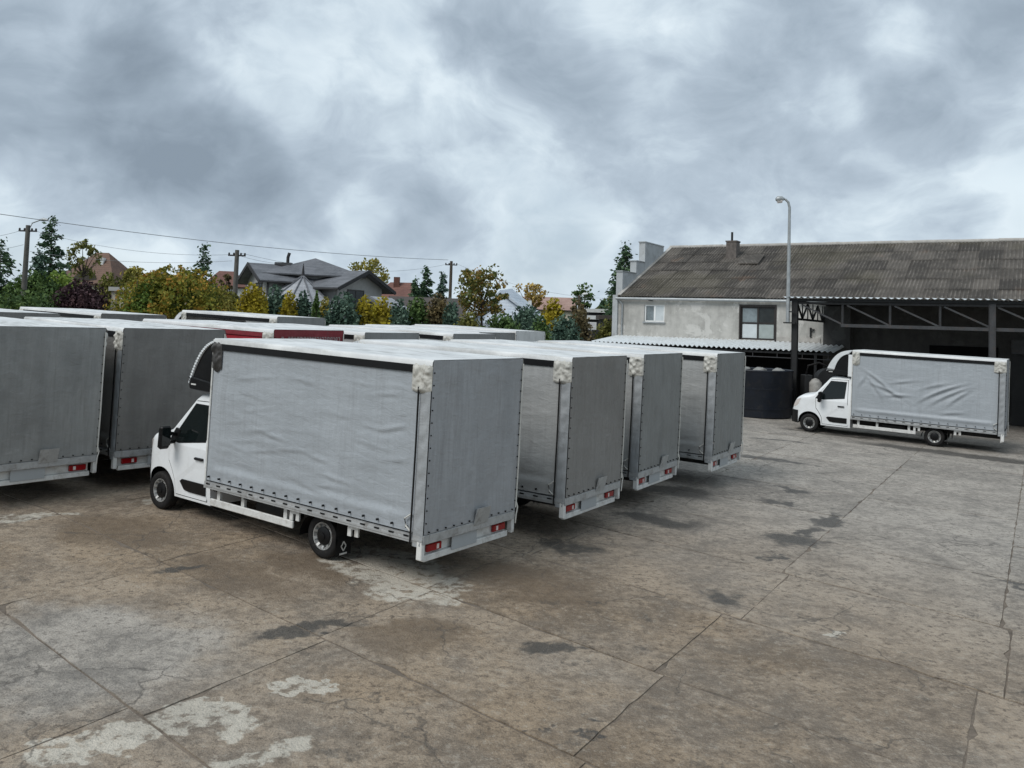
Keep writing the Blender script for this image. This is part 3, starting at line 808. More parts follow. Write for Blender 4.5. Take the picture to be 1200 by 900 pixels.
# ---- yard lamp fixed beside the canopy corner post
lamp = empty('yard_lamp', st(9.78, -39.25, 4.5)); tag(lamp, 'tall galvanised lamp with curved top fixed at the canopy corner post', 'lamp')
def la(name, mb, mat, parent=None, smooth=60):
    o = mb.build(name, mat, None, smooth); o.parent = parent or lamp
    if parent is None: o.matrix_parent_inverse = Matrix.Translation(lamp.location).inverted()
    return o
lx = 9.79
m = MB(); m.tube([st(lx, -39.25, 4.55), st(lx, -39.25, 7.0), st(lx, -39.25, 9.75), st(lx + 0.05, -39.22, 10.0), st(lx + 0.16, -39.15, 10.12), st(lx + 0.26, -39.10, 10.14)], [0.085, 0.075, 0.06, 0.055, 0.05, 0.045], 10); pole = la('pole', m, M_galv)
m = MB(); m.tube([st(lx + 0.20, -39.12, 10.14), st(lx + 0.30, -39.06, 10.15), st(lx + 0.46, -38.96, 10.13), st(lx + 0.55, -38.92, 10.11)], [0.05, 0.12, 0.14, 0.06], 10); head = la('lamp_head', m, M_galv)
m = MB(); m.tube([st(lx + 0.30, -39.06, 10.06), st(lx + 0.48, -38.96, 10.04)], [0.10, 0.11], 10); m2 = m.build('lens', M_clear, head, 60)
m = MB(); st_box(m, lx - 0.35, lx + 0.18, -39.16, -39.34, 4.50, 4.56); la('bracket', m, M_steeld, None, None)
m = MB(); st_box(m, lx - 0.30, lx - 0.02, -39.20, -39.30, 5.0, 5.06); la('bracket', m, M_steeld, None, None)

# ---------------------------------------------------------------- the curtain-sided trucks
BL, BH, ZB, ZT = 4.95, 1.125, 0.78, 3.24          # box length, half width, curtain foot, roof
XF, XR, WR = 6.48, 2.15, 0.345                    # axles, wheel radius
MESH = {}


def fbm2(u, v, seed, octs=4, s0=1.0, gain=0.5):
    """cheap value-noise fbm on arrays"""
    out = np.zeros_like(u); amp = 1.0; sc = s0
    for o in range(octs):
        rg = np.random.default_rng(seed + o * 17)
        tab = rg.random((64, 64))
        x = u * sc; y = v * sc
        xi = np.floor(x).astype(int); yi = np.floor(y).astype(int)
        fx = x - xi; fy = y - yi
        fx = fx * fx * (3 - 2 * fx); fy = fy * fy * (3 - 2 * fy)
        a = tab[xi % 64, yi % 64]; b = tab[(xi + 1) % 64, yi % 64]; c = tab[xi % 64, (yi + 1) % 64]; d = tab[(xi + 1) % 64, (yi + 1) % 64]
        out += amp * ((a * (1 - fx) + b * fx) * (1 - fy) + (c * (1 - fx) + d * fx) * fy - 0.5)
        amp *= gain; sc *= 2.03
    return out


def sheet(name, nu, nv, fn, smooth=True):
    """fn(U,V)->XYZ arrays"""
    U, V = np.meshgrid(np.linspace(0, 1, nu + 1), np.linspace(0, 1, nv + 1))
    X, Y, Z = fn(U, V)
    co = np.stack([X, Y, Z], -1).reshape(-1, 3)
    idx = np.arange((nu + 1) * (nv + 1)).reshape(nv + 1, nu + 1)
    q = np.stack([idx[:-1, :-1], idx[:-1, 1:], idx[1:, 1:], idx[1:, :-1]], -1).reshape(-1, 4)
    me = bpy.data.meshes.new(name)
    me.from_pydata(co.tolist(), [], q.tolist())
    if smooth: me.shade_smooth()
    return me


def side_curtain(seed, side, kind='calm', x1=BL - 0.01):
    x0 = 0.19
    def fn(U, V):
        X = x0 + (x1 - x0) * U; Z = ZB + 0.02 + (3.08 - ZB - 0.02) * V
        edge = np.minimum(1, np.minimum(V, 1 - V) * 9) * np.minimum(1, np.minimum(U, 1 - U) * 14)
        d = 0.035 * fbm2(X * 0.5, Z * 0.9, seed, 3) + 0.016 * fbm2(X * 0.9, Z * 3.6, seed + 5, 4)
        # hem fold above the buckles, vertical pillars telegraphing through
        d += 0.018 * np.exp(-((V - 0.075) / 0.03) ** 2) - 0.012 * np.exp(-((V - 0.13) / 0.03) ** 2)
        for k in (0.33, 0.66):
            d += 0.010 * np.exp(-((U - k) / 0.015) ** 2)
        if kind == 'folds':
            for (ux, vz, L, w, ang, amp) in ((0.20, 0.60, .16, .030, -38, .05), (0.26, 0.47, .16, .028, -22, .05), (0.17, 0.50, .12, .03, -55, .04), (0.33, .40, .10, .03, 4, .05), (0.36, .62, .10, .025, 10, .03),
                                             (0.62, 0.52, .20, .030, 27, .06), (0.68, .48, .18, .028, 30, .05), (0.74, 0.45, .12, .026, 40, .045), (0.58, .60, .12, .03, 18, .03), (0.70, .20, .10, .03, 8, .03), (0.06, .56, .06, .03, 62, .04)):
                ca, sa = math.cos(R(ang)), math.sin(R(ang))
                du = ((1 - U) - ux) * 4.8; dv = (V - vz) * 2.3
                a = du * ca + dv * sa; b = -du * sa + dv * ca + 0.10 * (a ** 2)
                d += amp * np.exp(-(a / (L * 3.4)) ** 2) * (np.exp(-(b / 0.055) ** 2) - 0.7 * np.exp(-((b + 0.10) / 0.065) ** 2))
            d = d * 0.75 + 0.035 * np.exp(-((V - 0.10) / 0.035) ** 2)
        elif kind == 'calm':
            for (ux, vz, ang, amp) in [(0.35, 0.42, -6, .014), (0.45, 0.35, 5, .012), (0.66, 0.22, -5, .012), (0.30, .30, 7, .012), (0.9, .62, 14, .018), (0.82, .6, -2, .012), (0.55, .12, -4, .014), (.2, .8, 5, .010)] + [(random.Random(k).uniform(.05, .95), random.Random(k + 50).uniform(.08, .9), random.Random(k + 90).uniform(-10, 10), random.Random(k + 130).uniform(.004, .010)) for k in range(22)]:
                ca, sa = math.cos(R(ang)), math.sin(R(ang))
                du = ((1 - U) - ux) * 4.8; dv = (V - vz) * 2.3
                a = du * ca + dv * sa; b = -du * sa + dv * ca
                d += amp * np.exp(-(a / 0.30) ** 2) * (np.exp(-(b / 0.030) ** 2) - 0.6 * np.exp(-((b + 0.055) / 0.04) ** 2))
        return X, side * (BH - 0.012 + d * edge * 1.0 - 0.004), Z
    return sheet('side_curtain', 130, 84, fn)


def rear_curtain(seed):
    def fn(U, V):
        Y = -1.118 + 2.236 * U; Z = ZB + 0.02 + (3.235 - ZB - 0.02) * V
        edge = np.minimum(1, np.minimum(V, 1 - V) * 10) * np.minimum(1, np.minimum(U, 1 - U) * 10)
        d = 0.03 * fbm2(Y * 0.8, Z * 0.4, seed, 3) + 0.030 * fbm2(Y * 4.0, Z * 0.6, seed + 3, 4) - 0.010 * np.abs(fbm2(Y * 3.0 + Z * 0.4, Z * 0.8, seed + 13, 3)) + 0.008 * fbm2(Y * 6, Z * 5, seed + 9, 3)
        for k in (0.25, 0.5, 0.75):
            d += 0.008 * np.exp(-((U - k) / 0.02) ** 2)
        wob = 0.012 * fbm2(Y * 2.5, Y * 0 + 1, seed + 4, 3) * (V > 0.97)
        return -0.012 - d * edge * 0.9, Y, Z + wob
    return sheet('rear_curtain', 64, 60, fn)


def roof_sheet(seed):
    def fn(U, V):
        X = -0.012 + (BL + 0.02) * U; s = (V - 0.5) * 2
        Y = np.clip(s * 1.06, -1, 1) * (BH + 0.004)
        bows = 0.012 * np.cos(U * 2 * np.pi * 9) * (1 - s ** 2)
        d = 0.02 * fbm2(X * 0.7, Y * 1.2, seed, 2)
        Z = ZT + (bows * 0.6 + d * 0.5 * (1 - np.abs(s) ** 3)) * np.minimum(1, np.minimum(U, 1 - U) * 8)
        drop = np.clip((np.abs(s) - 0.945) / 0.055, 0, 1)
        Z = Z - drop * 0.085
        return X, Y + np.sign(s) * drop * 0.012, Z
    return sheet('roof', 60, 56, fn)


def crumple(x0, x1, z0, z1, side, seed, amp=0.06, nose=0.0):
    def fn(U, V):
        X = x0 + (x1 - x0) * U; Z = z0 + (z1 - z0) * V
        Zs = Z - 0.05 * np.sin(U * np.pi) * (1 - V) + 0.03 * fbm2(U * 5, V * 0 + 3, seed + 3, 2) * (1 - V)
        d = np.abs(fbm2(U * 2.4, V * 2.8, seed, 4, 1.0, 0.5)) * amp * 1.2 + 0.015
        e = np.minimum(1, np.minimum(U, 1 - U) * 8) * np.minimum(1, np.minimum(V, 1 - V) * 7)
        return X, side * (BH + d * e + 0.004), Zs
    return sheet('corner_cap', 22, 24, fn)


def post_mesh(side, seed):
    """laced tarpaulin strip at the rear corner"""
    def fn(U, V):
        X = 0.0 + 0.19 * U; Z = 0.62 + (3.18 - 0.62) * V
        d = 0.010 + 0.014 * np.sin(V * 60 + U * 3.4) * np.sin(U * np.pi) * 0.5 + 0.012 * fbm2(U * 2, V * 14, seed, 3)
        d = d * np.minimum(1, np.minimum(U, 1 - U) * 6)
        return X, side * (BH + d), Z
    return sheet('corner_post', 10, 90, fn)


def chaikin(p, n=2):
    for _ in range(n):
        q = [p[0]]
        for a, b in zip(p, p[1:]):
            q += [(a[0] * .75 + b[0] * .25, a[1] * .75 + b[1] * .25), (a[0] * .25 + b[0] * .75, a[1] * .25 + b[1] * .75)]
        p = q + [p[-1]]
    return p


# ---- cab surface
ZTP = [(5.0, 2.19), (5.55, 2.21), (5.72, 2.17), (5.80, 2.11), (6.28, 1.52), (6.40, 1.455), (6.82, 1.36), (6.98, 1.26), (7.08, 1.12), (7.15, 0.96), (7.19, 0.80)]


def pl(tab, x):
    for (a, b), (c, d) in zip(tab, tab[1:]):
        if x <= c: return b + (d - b) * max(0, (x - a)) / (c - a)
    return tab[-1][1]


def cw(X):
    return 0.985 if X < 6.62 else 0.985 - 0.36 * min(1, (X - 6.62) / 0.57) ** 2.4


def cys(X, z):
    y = cw(X)
    if z > 1.25: y -= 0.20 * (z - 1.25) / 0.95
    if z < 0.62: y -= 0.03 * (0.62 - z) / 0.3
    return y


def czb(X):
    d = abs(X - XF)
    zb = 0.31
    if d < 0.425: zb = max(zb, 0.36 + math.sqrt(max(0, 0.425 ** 2 - d * d)))
    return zb


def section(X, zt=None, zb=None, off=0.0):
    zt = pl(ZTP, X) if zt is None else zt
    zb = czb(X) if zb is None else zb
    zb = min(zb, zt - 0.06)
    r = min(0.13, (zt - zb) * 0.35)
    pts = []
    for i in range(11):
        z = zb + (zt - r - zb) * i / 10
        pts.append((cys(X, z) + off, z))
    y0 = pts[-1][0]
    for i in range(1, 6):
        a = math.pi / 2 * i / 5
        pts.append((y0 - r + r * math.cos(a), zt - r + r * math.sin(a)))
    yt = y0 - r
    for i in range(1, 6):
        y = yt * (1 - i / 5)
        pts.append((y, zt + 0.04 * (1 - (y / yt) ** 2)))
    return pts


def loft(stations, secs):
    rings = []
    for X, s in zip(stations, secs):
        ring = [(X, y, z) for (y, z) in s] + [(X, -y, z) for (y, z) in reversed(s[:-1])]
        rings.append(ring)
    n = len(rings[0]); vs = [p for r in rings for p in r]; fs = []
    for i in range(len(rings) - 1):
        for k in range(n - 1):
            fs.append((i * n + k, i * n + k + 1, (i + 1) * n + k + 1, (i + 1) * n + k))
    fs.append(tuple(range(n))); fs.append(tuple((len(rings) - 1) * n + k for k in range(n)))
    return vs, fs


def cab_mesh():
    xs = [5.0, 5.1, 5.25, 5.4, 5.55, 5.66, 5.72, 5.76, 5.80, 5.88, 5.96, 6.03]
    xs += [XF - 0.425 * math.cos(math.pi * i / 22) for i in range(23)]
    xs += [6.95, 7.0, 7.05, 7.10, 7.14, 7.17, 7.19]
    xs = sorted(set(round(x, 4) for x in xs))
    m = MB(); m.add(*loft(xs, [section(x) for x in xs]))
    return m.mesh('cab', smooth=38)


def side_patch(name, poly, side, off, cuts=(1.25,), thick=0.0):
    bm = bmesh.new()
    f = bm.faces.new([bm.verts.new((x, 0, z)) for x, z in poly])
    for c in cuts:
        bmesh.ops.bisect_plane(bm, geom=bm.verts[:] + bm.edges[:] + bm.faces[:], plane_co=(0, 0, c), plane_no=(0, 0, 1))
    for c in [6.62 + 0.06 * k for k in range(10)]:
        bmesh.ops.bisect_plane(bm, geom=bm.verts[:] + bm.edges[:] + bm.faces[:], plane_co=(c, 0, 0), plane_no=(1, 0, 0))
    for v in bm.verts:
        v.co.y = side * (cys(v.co.x, v.co.z) + off)
    bmesh.ops.recalc_face_normals(bm, faces=bm.faces)
    for fc in bm.faces:
        if fc.normal.y * side < 0: fc.normal_flip()
    if thick:
        r = bmesh.ops.extrude_face_region(bm, geom=bm.faces[:])
        # move the new faces inwards
        for g in r['geom']:
            if isinstance(g, bmesh.types.BMVert): g.co.y -= side * thick
        bmesh.ops.recalc_face_normals(bm, faces=bm.faces)
    me = bpy.data.meshes.new(name); bm.to_mesh(me); bm.free()
    return me


def offset_poly(poly, d):
    c = np.mean(np.array(poly), 0)
    out = []
    for p in poly:
        v = np.array(p) - c
        out.append(tuple(np.array(p) + np.sign(v) * d))
    return out


def wheel_meshes(side):
    c = (0, 0, 0); s = side
    t = MB(); t.lathe_y([(s * y, r) for y, r in ((-0.11, 0.20), (-0.115, 0.30), (-0.09, 0.338), (0.0, 0.346), (0.07, 0.340), (0.098, 0.315), (0.105, 0.27), (0.092, 0.222), (0.07, 0.215), (-0.02, 0.205))], c, 32)
    r_ = MB()
    r_.lathe_y([(s * y, r) for y, r in ((0.072, 0.216), (0.088, 0.212), (0.085, 0.195), (0.05, 0.182), (0.03, 0.168), (0.045, 0.150), (0.065, 0.128), (0.045, 0.02))], c, 32)
    for k in range(10):
        a = 2 * math.pi * (k + 0.5) / 10
        ca, sa = math.cos(a), math.sin(a)
        # raised ribs between the ventilation holes
        q = []
        for (rr, yy, w) in ((0.148, 0.050, 0.018), (0.195, 0.080, 0.022)):
            for sg in (-1, 1):
                q.append((rr * ca - sg * w * sa, s * (yy + 0.008), rr * sa + sg * w * ca))
                q.append((rr * ca - sg * w * sa, s * (yy - 0.03), rr * sa + sg * w * ca))
        r_.hexa([q[1], q[3], q[7], q[5], q[0], q[2], q[6], q[4]])
    h = MB(); h.lathe_y([(s * y, r) for y, r in ((0.04, 0.146), (0.07, 0.140), (0.082, 0.115), (0.088, 0.06), (0.105, 0.055), (0.11, 0.02), (0.11, 0.0005))], c, 24)
    return t.mesh('wheel', 40), r_.mesh('rim', 40), h.mesh('hub_cap', 40)


def make_meshes():
    M = MESH
    for i, k in enumerate((('calm', 21), ('plain', 33), ('folds', 45))):
        for s in (1, -1):
            M['curtain_%s_%d' % (k[0], s)] = side_curtain(k[1] + s, s, k[0])
    M['curtain_short_1'] = side_curtain(55, 1, 'plain', 1.55)
    for i in range(3): M['rear_%d' % i] = rear_curtain(70 + 10 * i)
    for i in range(2): M['roof_%d' % i] = roof_sheet(100 + i)
    for s in (1, -1):
        for i in range(2):
            M['cap_r%d_%d' % (i, s)] = crumple(-0.015, 0.36 - 0.04 * i, 2.80, 3.19, s, 120 + s + 5 * i, 0.09)
            M['post%d_%d' % (i, s)] = post_mesh(s, 140 + s + 5 * i)
        M['cap_f_%d' % s] = crumple(BL - 0.24, BL + 0.02, 2.72, 3.19, s, 130 + s, 0.08)
        m = MB(); m.box(0.30, BL, s * 1.10, s * (BH + 0.012), 3.045, 3.165); M['top_rail_%d' % s] = m.mesh('top_rail', bevel=0.006)
        m = MB(); m.box(0.0, BL + 0.02, s * 1.02, s * (BH + 0.006), 0.665, 0.775); m.box(0.0, BL + 0.02, s * 1.05, s * (BH + 0.016), 0.700, 0.730)
        M['side_rail_%d' % s] = m.mesh('side_rail')
        m = MB()
        for k in range(17):
            x = 0.30 + k * 0.285
            m.box(x - 0.011, x + 0.011, s * (BH - 0.01), s * (BH + 0.028), 0.852, 0.880)
            m.box(x - 0.045, x + 0.045, s * (BH), s * (BH + 0.020), 0.735, 0.755)
        M['buckles_%d' % s] = m.mesh('strap_buckles')
        m = MB(); m.box(2.75, 4.88, s * 1.02, s * 1.06, 0.36, 0.48); M['guard_%d' % s] = m.mesh('side_guard', bevel=0.01)
        for x in (4.70, 4.05, 2.98):
            m = MB(); m.box(x - 0.04, x + 0.04, s * 0.97, s * 1.02, 0.38, 0.68); M.setdefault('gb_%d' % s, []).append(m.mesh('guard_bracket'))
        for x in (2.72, 1.42):
            m = MB()
            m.box(x - 0.11, x + 0.11, s * 1.03, s * 1.06, 0.60, 0.665); m.box(x - 0.11, x - 0.035, s * 1.03, s * 1.06, 0.50, 0.60); m.box(x + 0.035, x + 0.11, s * 1.03, s * 1.06, 0.49, 0.60)
            M.setdefault('hang_%d' % s, []).append(m.mesh('hanger_plate'))
        m = MB()
        m.grid(lambda u, v: (1.735 + 0.012 * math.sin(v * 3), s * (0.76 + 0.32 * u), 0.13 + 0.52 * v), 4, 6); M['flap_%d' % s] = m.mesh('mudflap')
        m = MB()   # diamond badge and bar on the flap
        cy, cz = s * 0.93, 0.27
        for (a, b) in (((-.05, 0), (0, .07)), ((0, .07), (.05, 0)), ((.05, 0), (0, -.07)), ((0, -.07), (-.05, 0))):
            m.bar((1.722, cy + a[0], cz + a[1]), (1.722, cy + b[0], cz + b[1]), 0.004, 0.018)
        m.box(1.720, 1.724, cy - .075, cy + .075, cz - .125, cz - .10)
        M['badge_%d' % s] = m.mesh('flap_badge')
        m = MB()
        vs = []
        for i in range(13):
            a = math.pi * i / 12
            for yy in (0.72, 1.06): vs.append((XR + 0.43 * math.cos(a), s * yy, 0.30 + 0.40 * math.sin(a)))
        m.add(vs, [(2 * i, 2 * i + 1, 2 * i + 3, 2 * i + 2) for i in range(12)]); M['mudguard_%d' % s] = m.mesh('mudguard', 60)
        M['wheel_%d' % s] = wheel_meshes(s)
        m = MB(); m.box(0.045, 0.095, s * 0.63, s * 0.95, 0.515, 0.625); M['tail_%d' % s] = m.mesh('tail_light', bevel=0.012)
        m = MB(); m.box(0.039, 0.047, s * 0.70, s * 0.75, 0.535, 0.605); M['lens_%d' % s] = m.mesh('reversing_lens', bevel=0.003)
        # cab side pieces
        door = [(5.10, 0.37), (6.00, 0.37), (6.03, 0.62), (6.13, 0.80), (6.24, 0.95), (6.27, 1.30), (5.77, 2.05), (5.14, 2.07)]
        M['door_%d' % s] = side_patch('door', door, s, 0.010, thick=0.03)
        M['seam_%d' % s] = side_patch('door_seam', offset_poly(door, 0.013), s, 0.003)
        win = [(5.24, 1.40), (5.95, 1.30), (6.20, 1.32), (5.74, 1.99), (5.20, 1.99)]
        M['window_%d' % s] = side_patch('side_window', win, s, 0.016)
        M['wframe_%d' % s] = side_patch('window_seal', offset_poly(win, 0.02), s, 0.013)
        M['trim_%d' % s] = side_patch('rubbing_strip', [(5.12, 0.46), (5.12, 0.66), (5.80, 0.66), (5.86, 0.62), (5.74, 0.48), (5.6, 0.46)], s, 0.022, thick=0.02)
        m = MB(); m.box(5.22, 5.46, s * 0.98, s * 1.032, 1.055, 1.10); M['handle_%d' % s] = m.mesh('handle', bevel=0.012)
        M['headlight_%d' % s] = side_patch('headlight', [(6.80, 1.27), (6.97, 1.20), (7.08, 1.06), (7.14, 0.92), (7.05, 0.91), (6.93, 1.00)], s, 0.008)
        m = MB(); m.hexa([(6.02, s * 1.14, 1.18), (6.02, s * 1.34, 1.18), (6.14, s * 1.33, 1.20), (6.14, s * 1.15, 1.20), (6.00, s * 1.13, 1.60), (6.00, s * 1.35, 1.60), (6.11, s * 1.34, 1.58), (6.11, s * 1.14, 1.58)])
        M['mirror_%d' % s] = m.mesh('mirror', bevel=0.03)
        m = MB(); m.box(5.99, 5.996, s * 1.155, s * 1.325, 1.25, 1.56); M['mglass_%d' % s] = m.mesh('mirror_glass')
        m = MB(); m.bar((6.10, s * 0.95, 1.42), (6.07, s * 1.17, 1.46), 0.05, 0.07); m.bar((6.13, s * 0.95, 1.29), (6.07, s * 1.17, 1.29), 0.05, 0.06)
        m.hexa([(6.05, s * 0.96, 1.25), (6.28, s * 0.96, 1.30), (6.28, s * 0.99, 1.30), (6.05, s * 0.99, 1.25), (6.0, s * 0.93, 1.52), (6.14, s * 0.93, 1.54), (6.14, s * 0.965, 1.54), (6.0, s * 0.965, 1.52)])
        M['marm_%d' % s] = m.mesh('mirror_arm', bevel=0.01)
        # fairing side ring
        outer = chaikin([(5.03, 3.20), (5.24, 3.195), (5.45, 3.12), (5.63, 2.97), (5.77, 2.77), (5.87, 2.57), (5.94, 2.38)])
        inner = chaikin([(5.15, 3.06), (5.23, 3.055), (5.36, 2.99), (5.47, 2.88), (5.56, 2.73), (5.62, 2.56), (5.66, 2.40)])
        m = MB(); yy = s * 0.90
        for (a, b, c, d) in zip(outer, outer[1:], inner, inner[1:]):
            m.hexa([(a[0], yy - s * .03, a[1]), (b[0], yy - s * .05, b[1]), (d[0], yy - s * .05, d[1]), (c[0], yy - s * .03, c[1]), (a[0], yy + s * 0.02, a[1]), (b[0], yy, b[1]), (d[0], yy, d[1]), (c[0], yy + s * 0.02, c[1])])
        m.box(5.02, 5.15, yy - s * .03, yy + s * 0.02, 2.23, 3.05)
        M['fairing_%d' % s] = m.mesh('fairing_side')
        m = MB(); yy2 = s * 0.872
        po = [(5.14, 3.08)] + [(a[0] - 0.03, a[1] - 0.02) for a in outer[1:]] + [(5.14, 2.36)]
        m.add([(a, yy2, b) for a, b in po] + [(a, yy2 - s * 0.04, b) for a, b in po], [tuple(range(len(po))), tuple(reversed(range(len(po), 2 * len(po))))] + [(i, (i + 1) % len(po), len(po) + (i + 1) % len(po), len(po) + i) for i in range(len(po))])
        M['fpanel_%d' % s] = m.mesh('fairing_panel')
        m = MB()
        inn = [(a[0] - 0.03, a[1] - 0.03) for a in outer]
        for (a, b, c, d) in zip(outer, outer[1:], inn, inn[1:]):
            m.hexa([(a[0], yy - s * .03, a[1]), (b[0], yy - s * .05, b[1]), (d[0], yy - s * .05, d[1]), (c[0], yy - s * .03, c[1]), (a[0], yy + s * 0.02, a[1]), (b[0], yy, b[1]), (d[0], yy, d[1]), (c[0], yy + s * 0.02, c[1])])
        m.hexa([(5.02, yy - s * .03, 2.23), (5.24, yy - s * .03, 2.23), (5.24, yy + s * .02, 2.23), (5.02, yy + s * .02, 2.23), (5.02, yy - s * .03, 3.05), (5.05, yy - s * .03, 3.05), (5.05, yy + s * .02, 3.05), (5.02, yy + s * .02, 3.05)])
        M['fairingthin_%d' % s] = m.mesh('fairing_side')
        m = MB(); m.hexa([(5.16, s * 0.80, 2.24), (5.90, s * 0.78, 2.27), (5.90, s * 0.915, 2.27), (5.16, s * 0.915, 2.24), (5.16, s * 0.80, 2.40), (5.965, s * 0.78, 2.50), (5.965, s * 0.91, 2.50), (5.16, s * 0.91, 2.42)])
        M['fbase_%d' % s] = m.mesh('fairing_base', bevel=0.02)
        m = MB(); m.box(5.70, 5.84, s * 0.912, s * 0.919, 2.345, 2.37); M['fbadge_%d' % s] = m.mesh('fairing_badge')
        m = MB(); m.box(0.0, 0.10, s * 1.06, s * (BH + 0.012), 0.44, 0.70); M['rear_leg_%d' % s] = m.mesh('post_foot', bevel=0.01)
    outer = chaikin([(5.03, 3.20), (5.24, 3.195), (5.45, 3.12), (5.63, 2.97), (5.77, 2.77), (5.87, 2.57), (5.94, 2.38)])
    m = MB()
    vs = []
    for (x, z) in outer:
        for k in range(13):
            s = -1 + k / 6
            vs.append((x + 0.03 * (1 - s * s) * (x - 5.0) / 0.9, s * 0.90, z + 0.01 * (1 - s ** 2)))
    m.add(vs, [(i * 13 + k, i * 13 + k + 1, (i + 1) * 13 + k + 1, (i + 1) * 13 + k) for i in range(len(outer) - 1) for k in range(12)])
    M['fairing_top'] = m.mesh('fairing_top', 70)
    m = MB(); m.hexa([(5.74, -0.775, 2.28), (5.91, -0.775, 2.27), (5.91, 0.775, 2.27), (5.74, 0.775, 2.28), (5.74, -0.775, 2.46), (5.97, -0.775, 2.495), (5.97, 0.775, 2.495), (5.74, 0.775, 2.46)]); M['fairing_lip'] = m.mesh('fairing_lip', bevel=0.02)
    m = MB(); m.box(5.06, 5.60, -0.76, 0.76, 2.24, 3.0); M['fairing_core'] = m.mesh('sleeper_pod', bevel=0.05)
    M['cab'] = cab_mesh()
    m = MB(); m.box(XF - 0.44, XF + 0.44, -0.80, 0.80, 0.34, 0.86); M['wheelhouse'] = m.mesh('wheelhouse')
    xs = [6.92, 6.97, 7.02, 7.07, 7.12, 7.16, 7.19, 7.205]
    m = MB(); m.add(*loft(xs, [section(min(x, 7.19), 0.86, 0.30, 0.014) for x in xs])); M['front_bumper'] = m.mesh('front_bumper', 40)
    m = MB(); m.grid(lambda u, v: (5.80 + 0.46 * v, (-0.74 + 1.48 * u) * (0.93 + 0.1 * v), pl(ZTP, 5.80 + 0.46 * v) + 0.04 * (1 - (2 * u - 1) ** 2 * 0.9) + 0.012), 12, 6); M['windscreen'] = m.mesh('windscreen', 60)
    m = MB(); m.box(7.13, 7.20, -0.42, 0.42, 0.90, 1.02); M['grille'] = m.mesh('grille', bevel=0.01)
    m = MB(); m.box(BL, BL + 0.035, -BH, BH, 0.66, 3.22); M['front_wall'] = m.mesh('front_wall')
    m = MB(); m.box(0.02, BL, -1.08, 1.08, 0.68, 0.77); M['floor'] = m.mesh('load_floor')
    m = MB(); m.box(-0.012, 0.05, -1.12, 1.12, 0.66, 0.79); M['rear_sill'] = m.mesh('rear_sill', bevel=0.006)
    m = MB()
    for k in range(12):
        y = -1.02 + k * 2.04 / 11
        m.box(-0.036, -0.005, y - 0.009, y + 0.009, 0.818, 0.838)
    for s in (-1, 1):
        for k in range(13):
            z = 0.95 + k * 0.175
            m.box(-0.028, -0.005, s * 1.09 - 0.006, s * 1.09 + 0.006, z, z + 0.018)
    M['eyelets'] = m.mesh('rope_eyelets')
    m = MB(); m.tube([(-0.03, -1.105, 0.85), (-0.035, -1.11, 1.6), (-0.03, -1.108, 2.4), (-0.03, -1.11, 3.15)], 0.013, 5)
    M['rope'] = m.mesh('lacing_rope', 60); m = MB()
    m.tube([(-0.03, -1.105, 0.95), (-0.05, -1.13, 0.86), (-0.05, -1.10, 0.74), (-0.04, -1.10, 0.60)], 0.011, 5)
    M['rope2'] = m.mesh('rope_end', 60); m = MB()
    m.tube([(0.20, 1.135, 0.80), (0.30, 1.15, 0.88), (0.33, 1.15, 0.98), (0.22, 1.14, 1.06)], 0.012, 5)
    M['rope3'] = m.mesh('rope_end', 60)
    m = MB(); m.tube([(0.205, BH + 0.03, 0.66), (0.200, BH + 0.028, 2.0), (0.205, BH + 0.03, 2.85)], 0.014, 6); M['pull_rod'] = m.mesh('curtain_pole', 60)
    m = MB(); m.hexa([(-0.03, -0.36, 0.75), (-0.01, -0.36, 0.75), (-0.01, -0.02, 0.75), (-0.03, -0.02, 0.75), (-0.085, -0.36, 1.0), (-0.07, -0.36, 1.0), (-0.07, -0.02, 1.0), (-0.085, -0.02, 1.0)]); M['step'] = m.mesh('folding_step')
    m = MB(); m.box(0.045, 0.12, -1.02, 1.02, 0.395, 0.485); m.box(0.10, 0.12, -1.01, 1.01, 0.485, 0.66); M['bumper'] = m.mesh('rear_bumper', bevel=0.008)
    m = MB(); m.box(0.030, 0.044, -0.18, 0.42, 0.45, 0.67); M['plate'] = m.mesh('number_plate', bevel=0.004)
    for s in (-1, 1):
        m = MB(); m.box(0.12, 6.2, s * 0.36, s * 0.44, 0.46, 0.665); M['rail_%d' % s] = m.mesh('chassis_rail')
    for i, x in enumerate((0.6, 1.5, 2.9, 4.0, 4.8)):
        m = MB(); m.box(x - 0.04, x + 0.04, -1.02, 1.02, 0.60, 0.675); M['cross_%d' % i] = m.mesh('cross_member')
    m = MB(); m.tube([(XR, -0.85, WR), (XR, 0.85, WR)], 0.05, 8); M['axle'] = m.mesh('rear_axle', 60)
    m = MB(); m.box(3.1, 3.95, 0.46, 0.86, 0.34, 0.62); M['tank'] = m.mesh('fuel_tank', bevel=0.05)
    m = MB(); m.tube([(5.2, -0.25, 0.36), (3.0, -0.28, 0.36), (2.5, -0.22, 0.48), (1.6, -0.25, 0.45), (1.1, -0.6, 0.42)], 0.045, 8); M['exhaust'] = m.mesh('exhaust_pipe', 60)
    m = MB(); m.box(0.4, 4.9, -1.09, -1.07, 0.80, 3.05); M['inner_wall'] = m.mesh('inner_wall')


make_meshes()


def ground_matrix(x, y, yaw, zs=1.0):
    n = Vector((-GA, -GB, 1)).normalized()
    Fv = Vector((math.cos(yaw), math.sin(yaw), GA * math.cos(yaw) + GB * math.sin(yaw))).normalized()
    Lv = n.cross(Fv)
    return Matrix(((Fv.x, Lv.x, n.x * zs, x), (Fv.y, Lv.y, n.y * zs, y), (Fv.z, Lv.z, n.z * zs, GA * x + GB * y), (0, 0, 0, 1)))


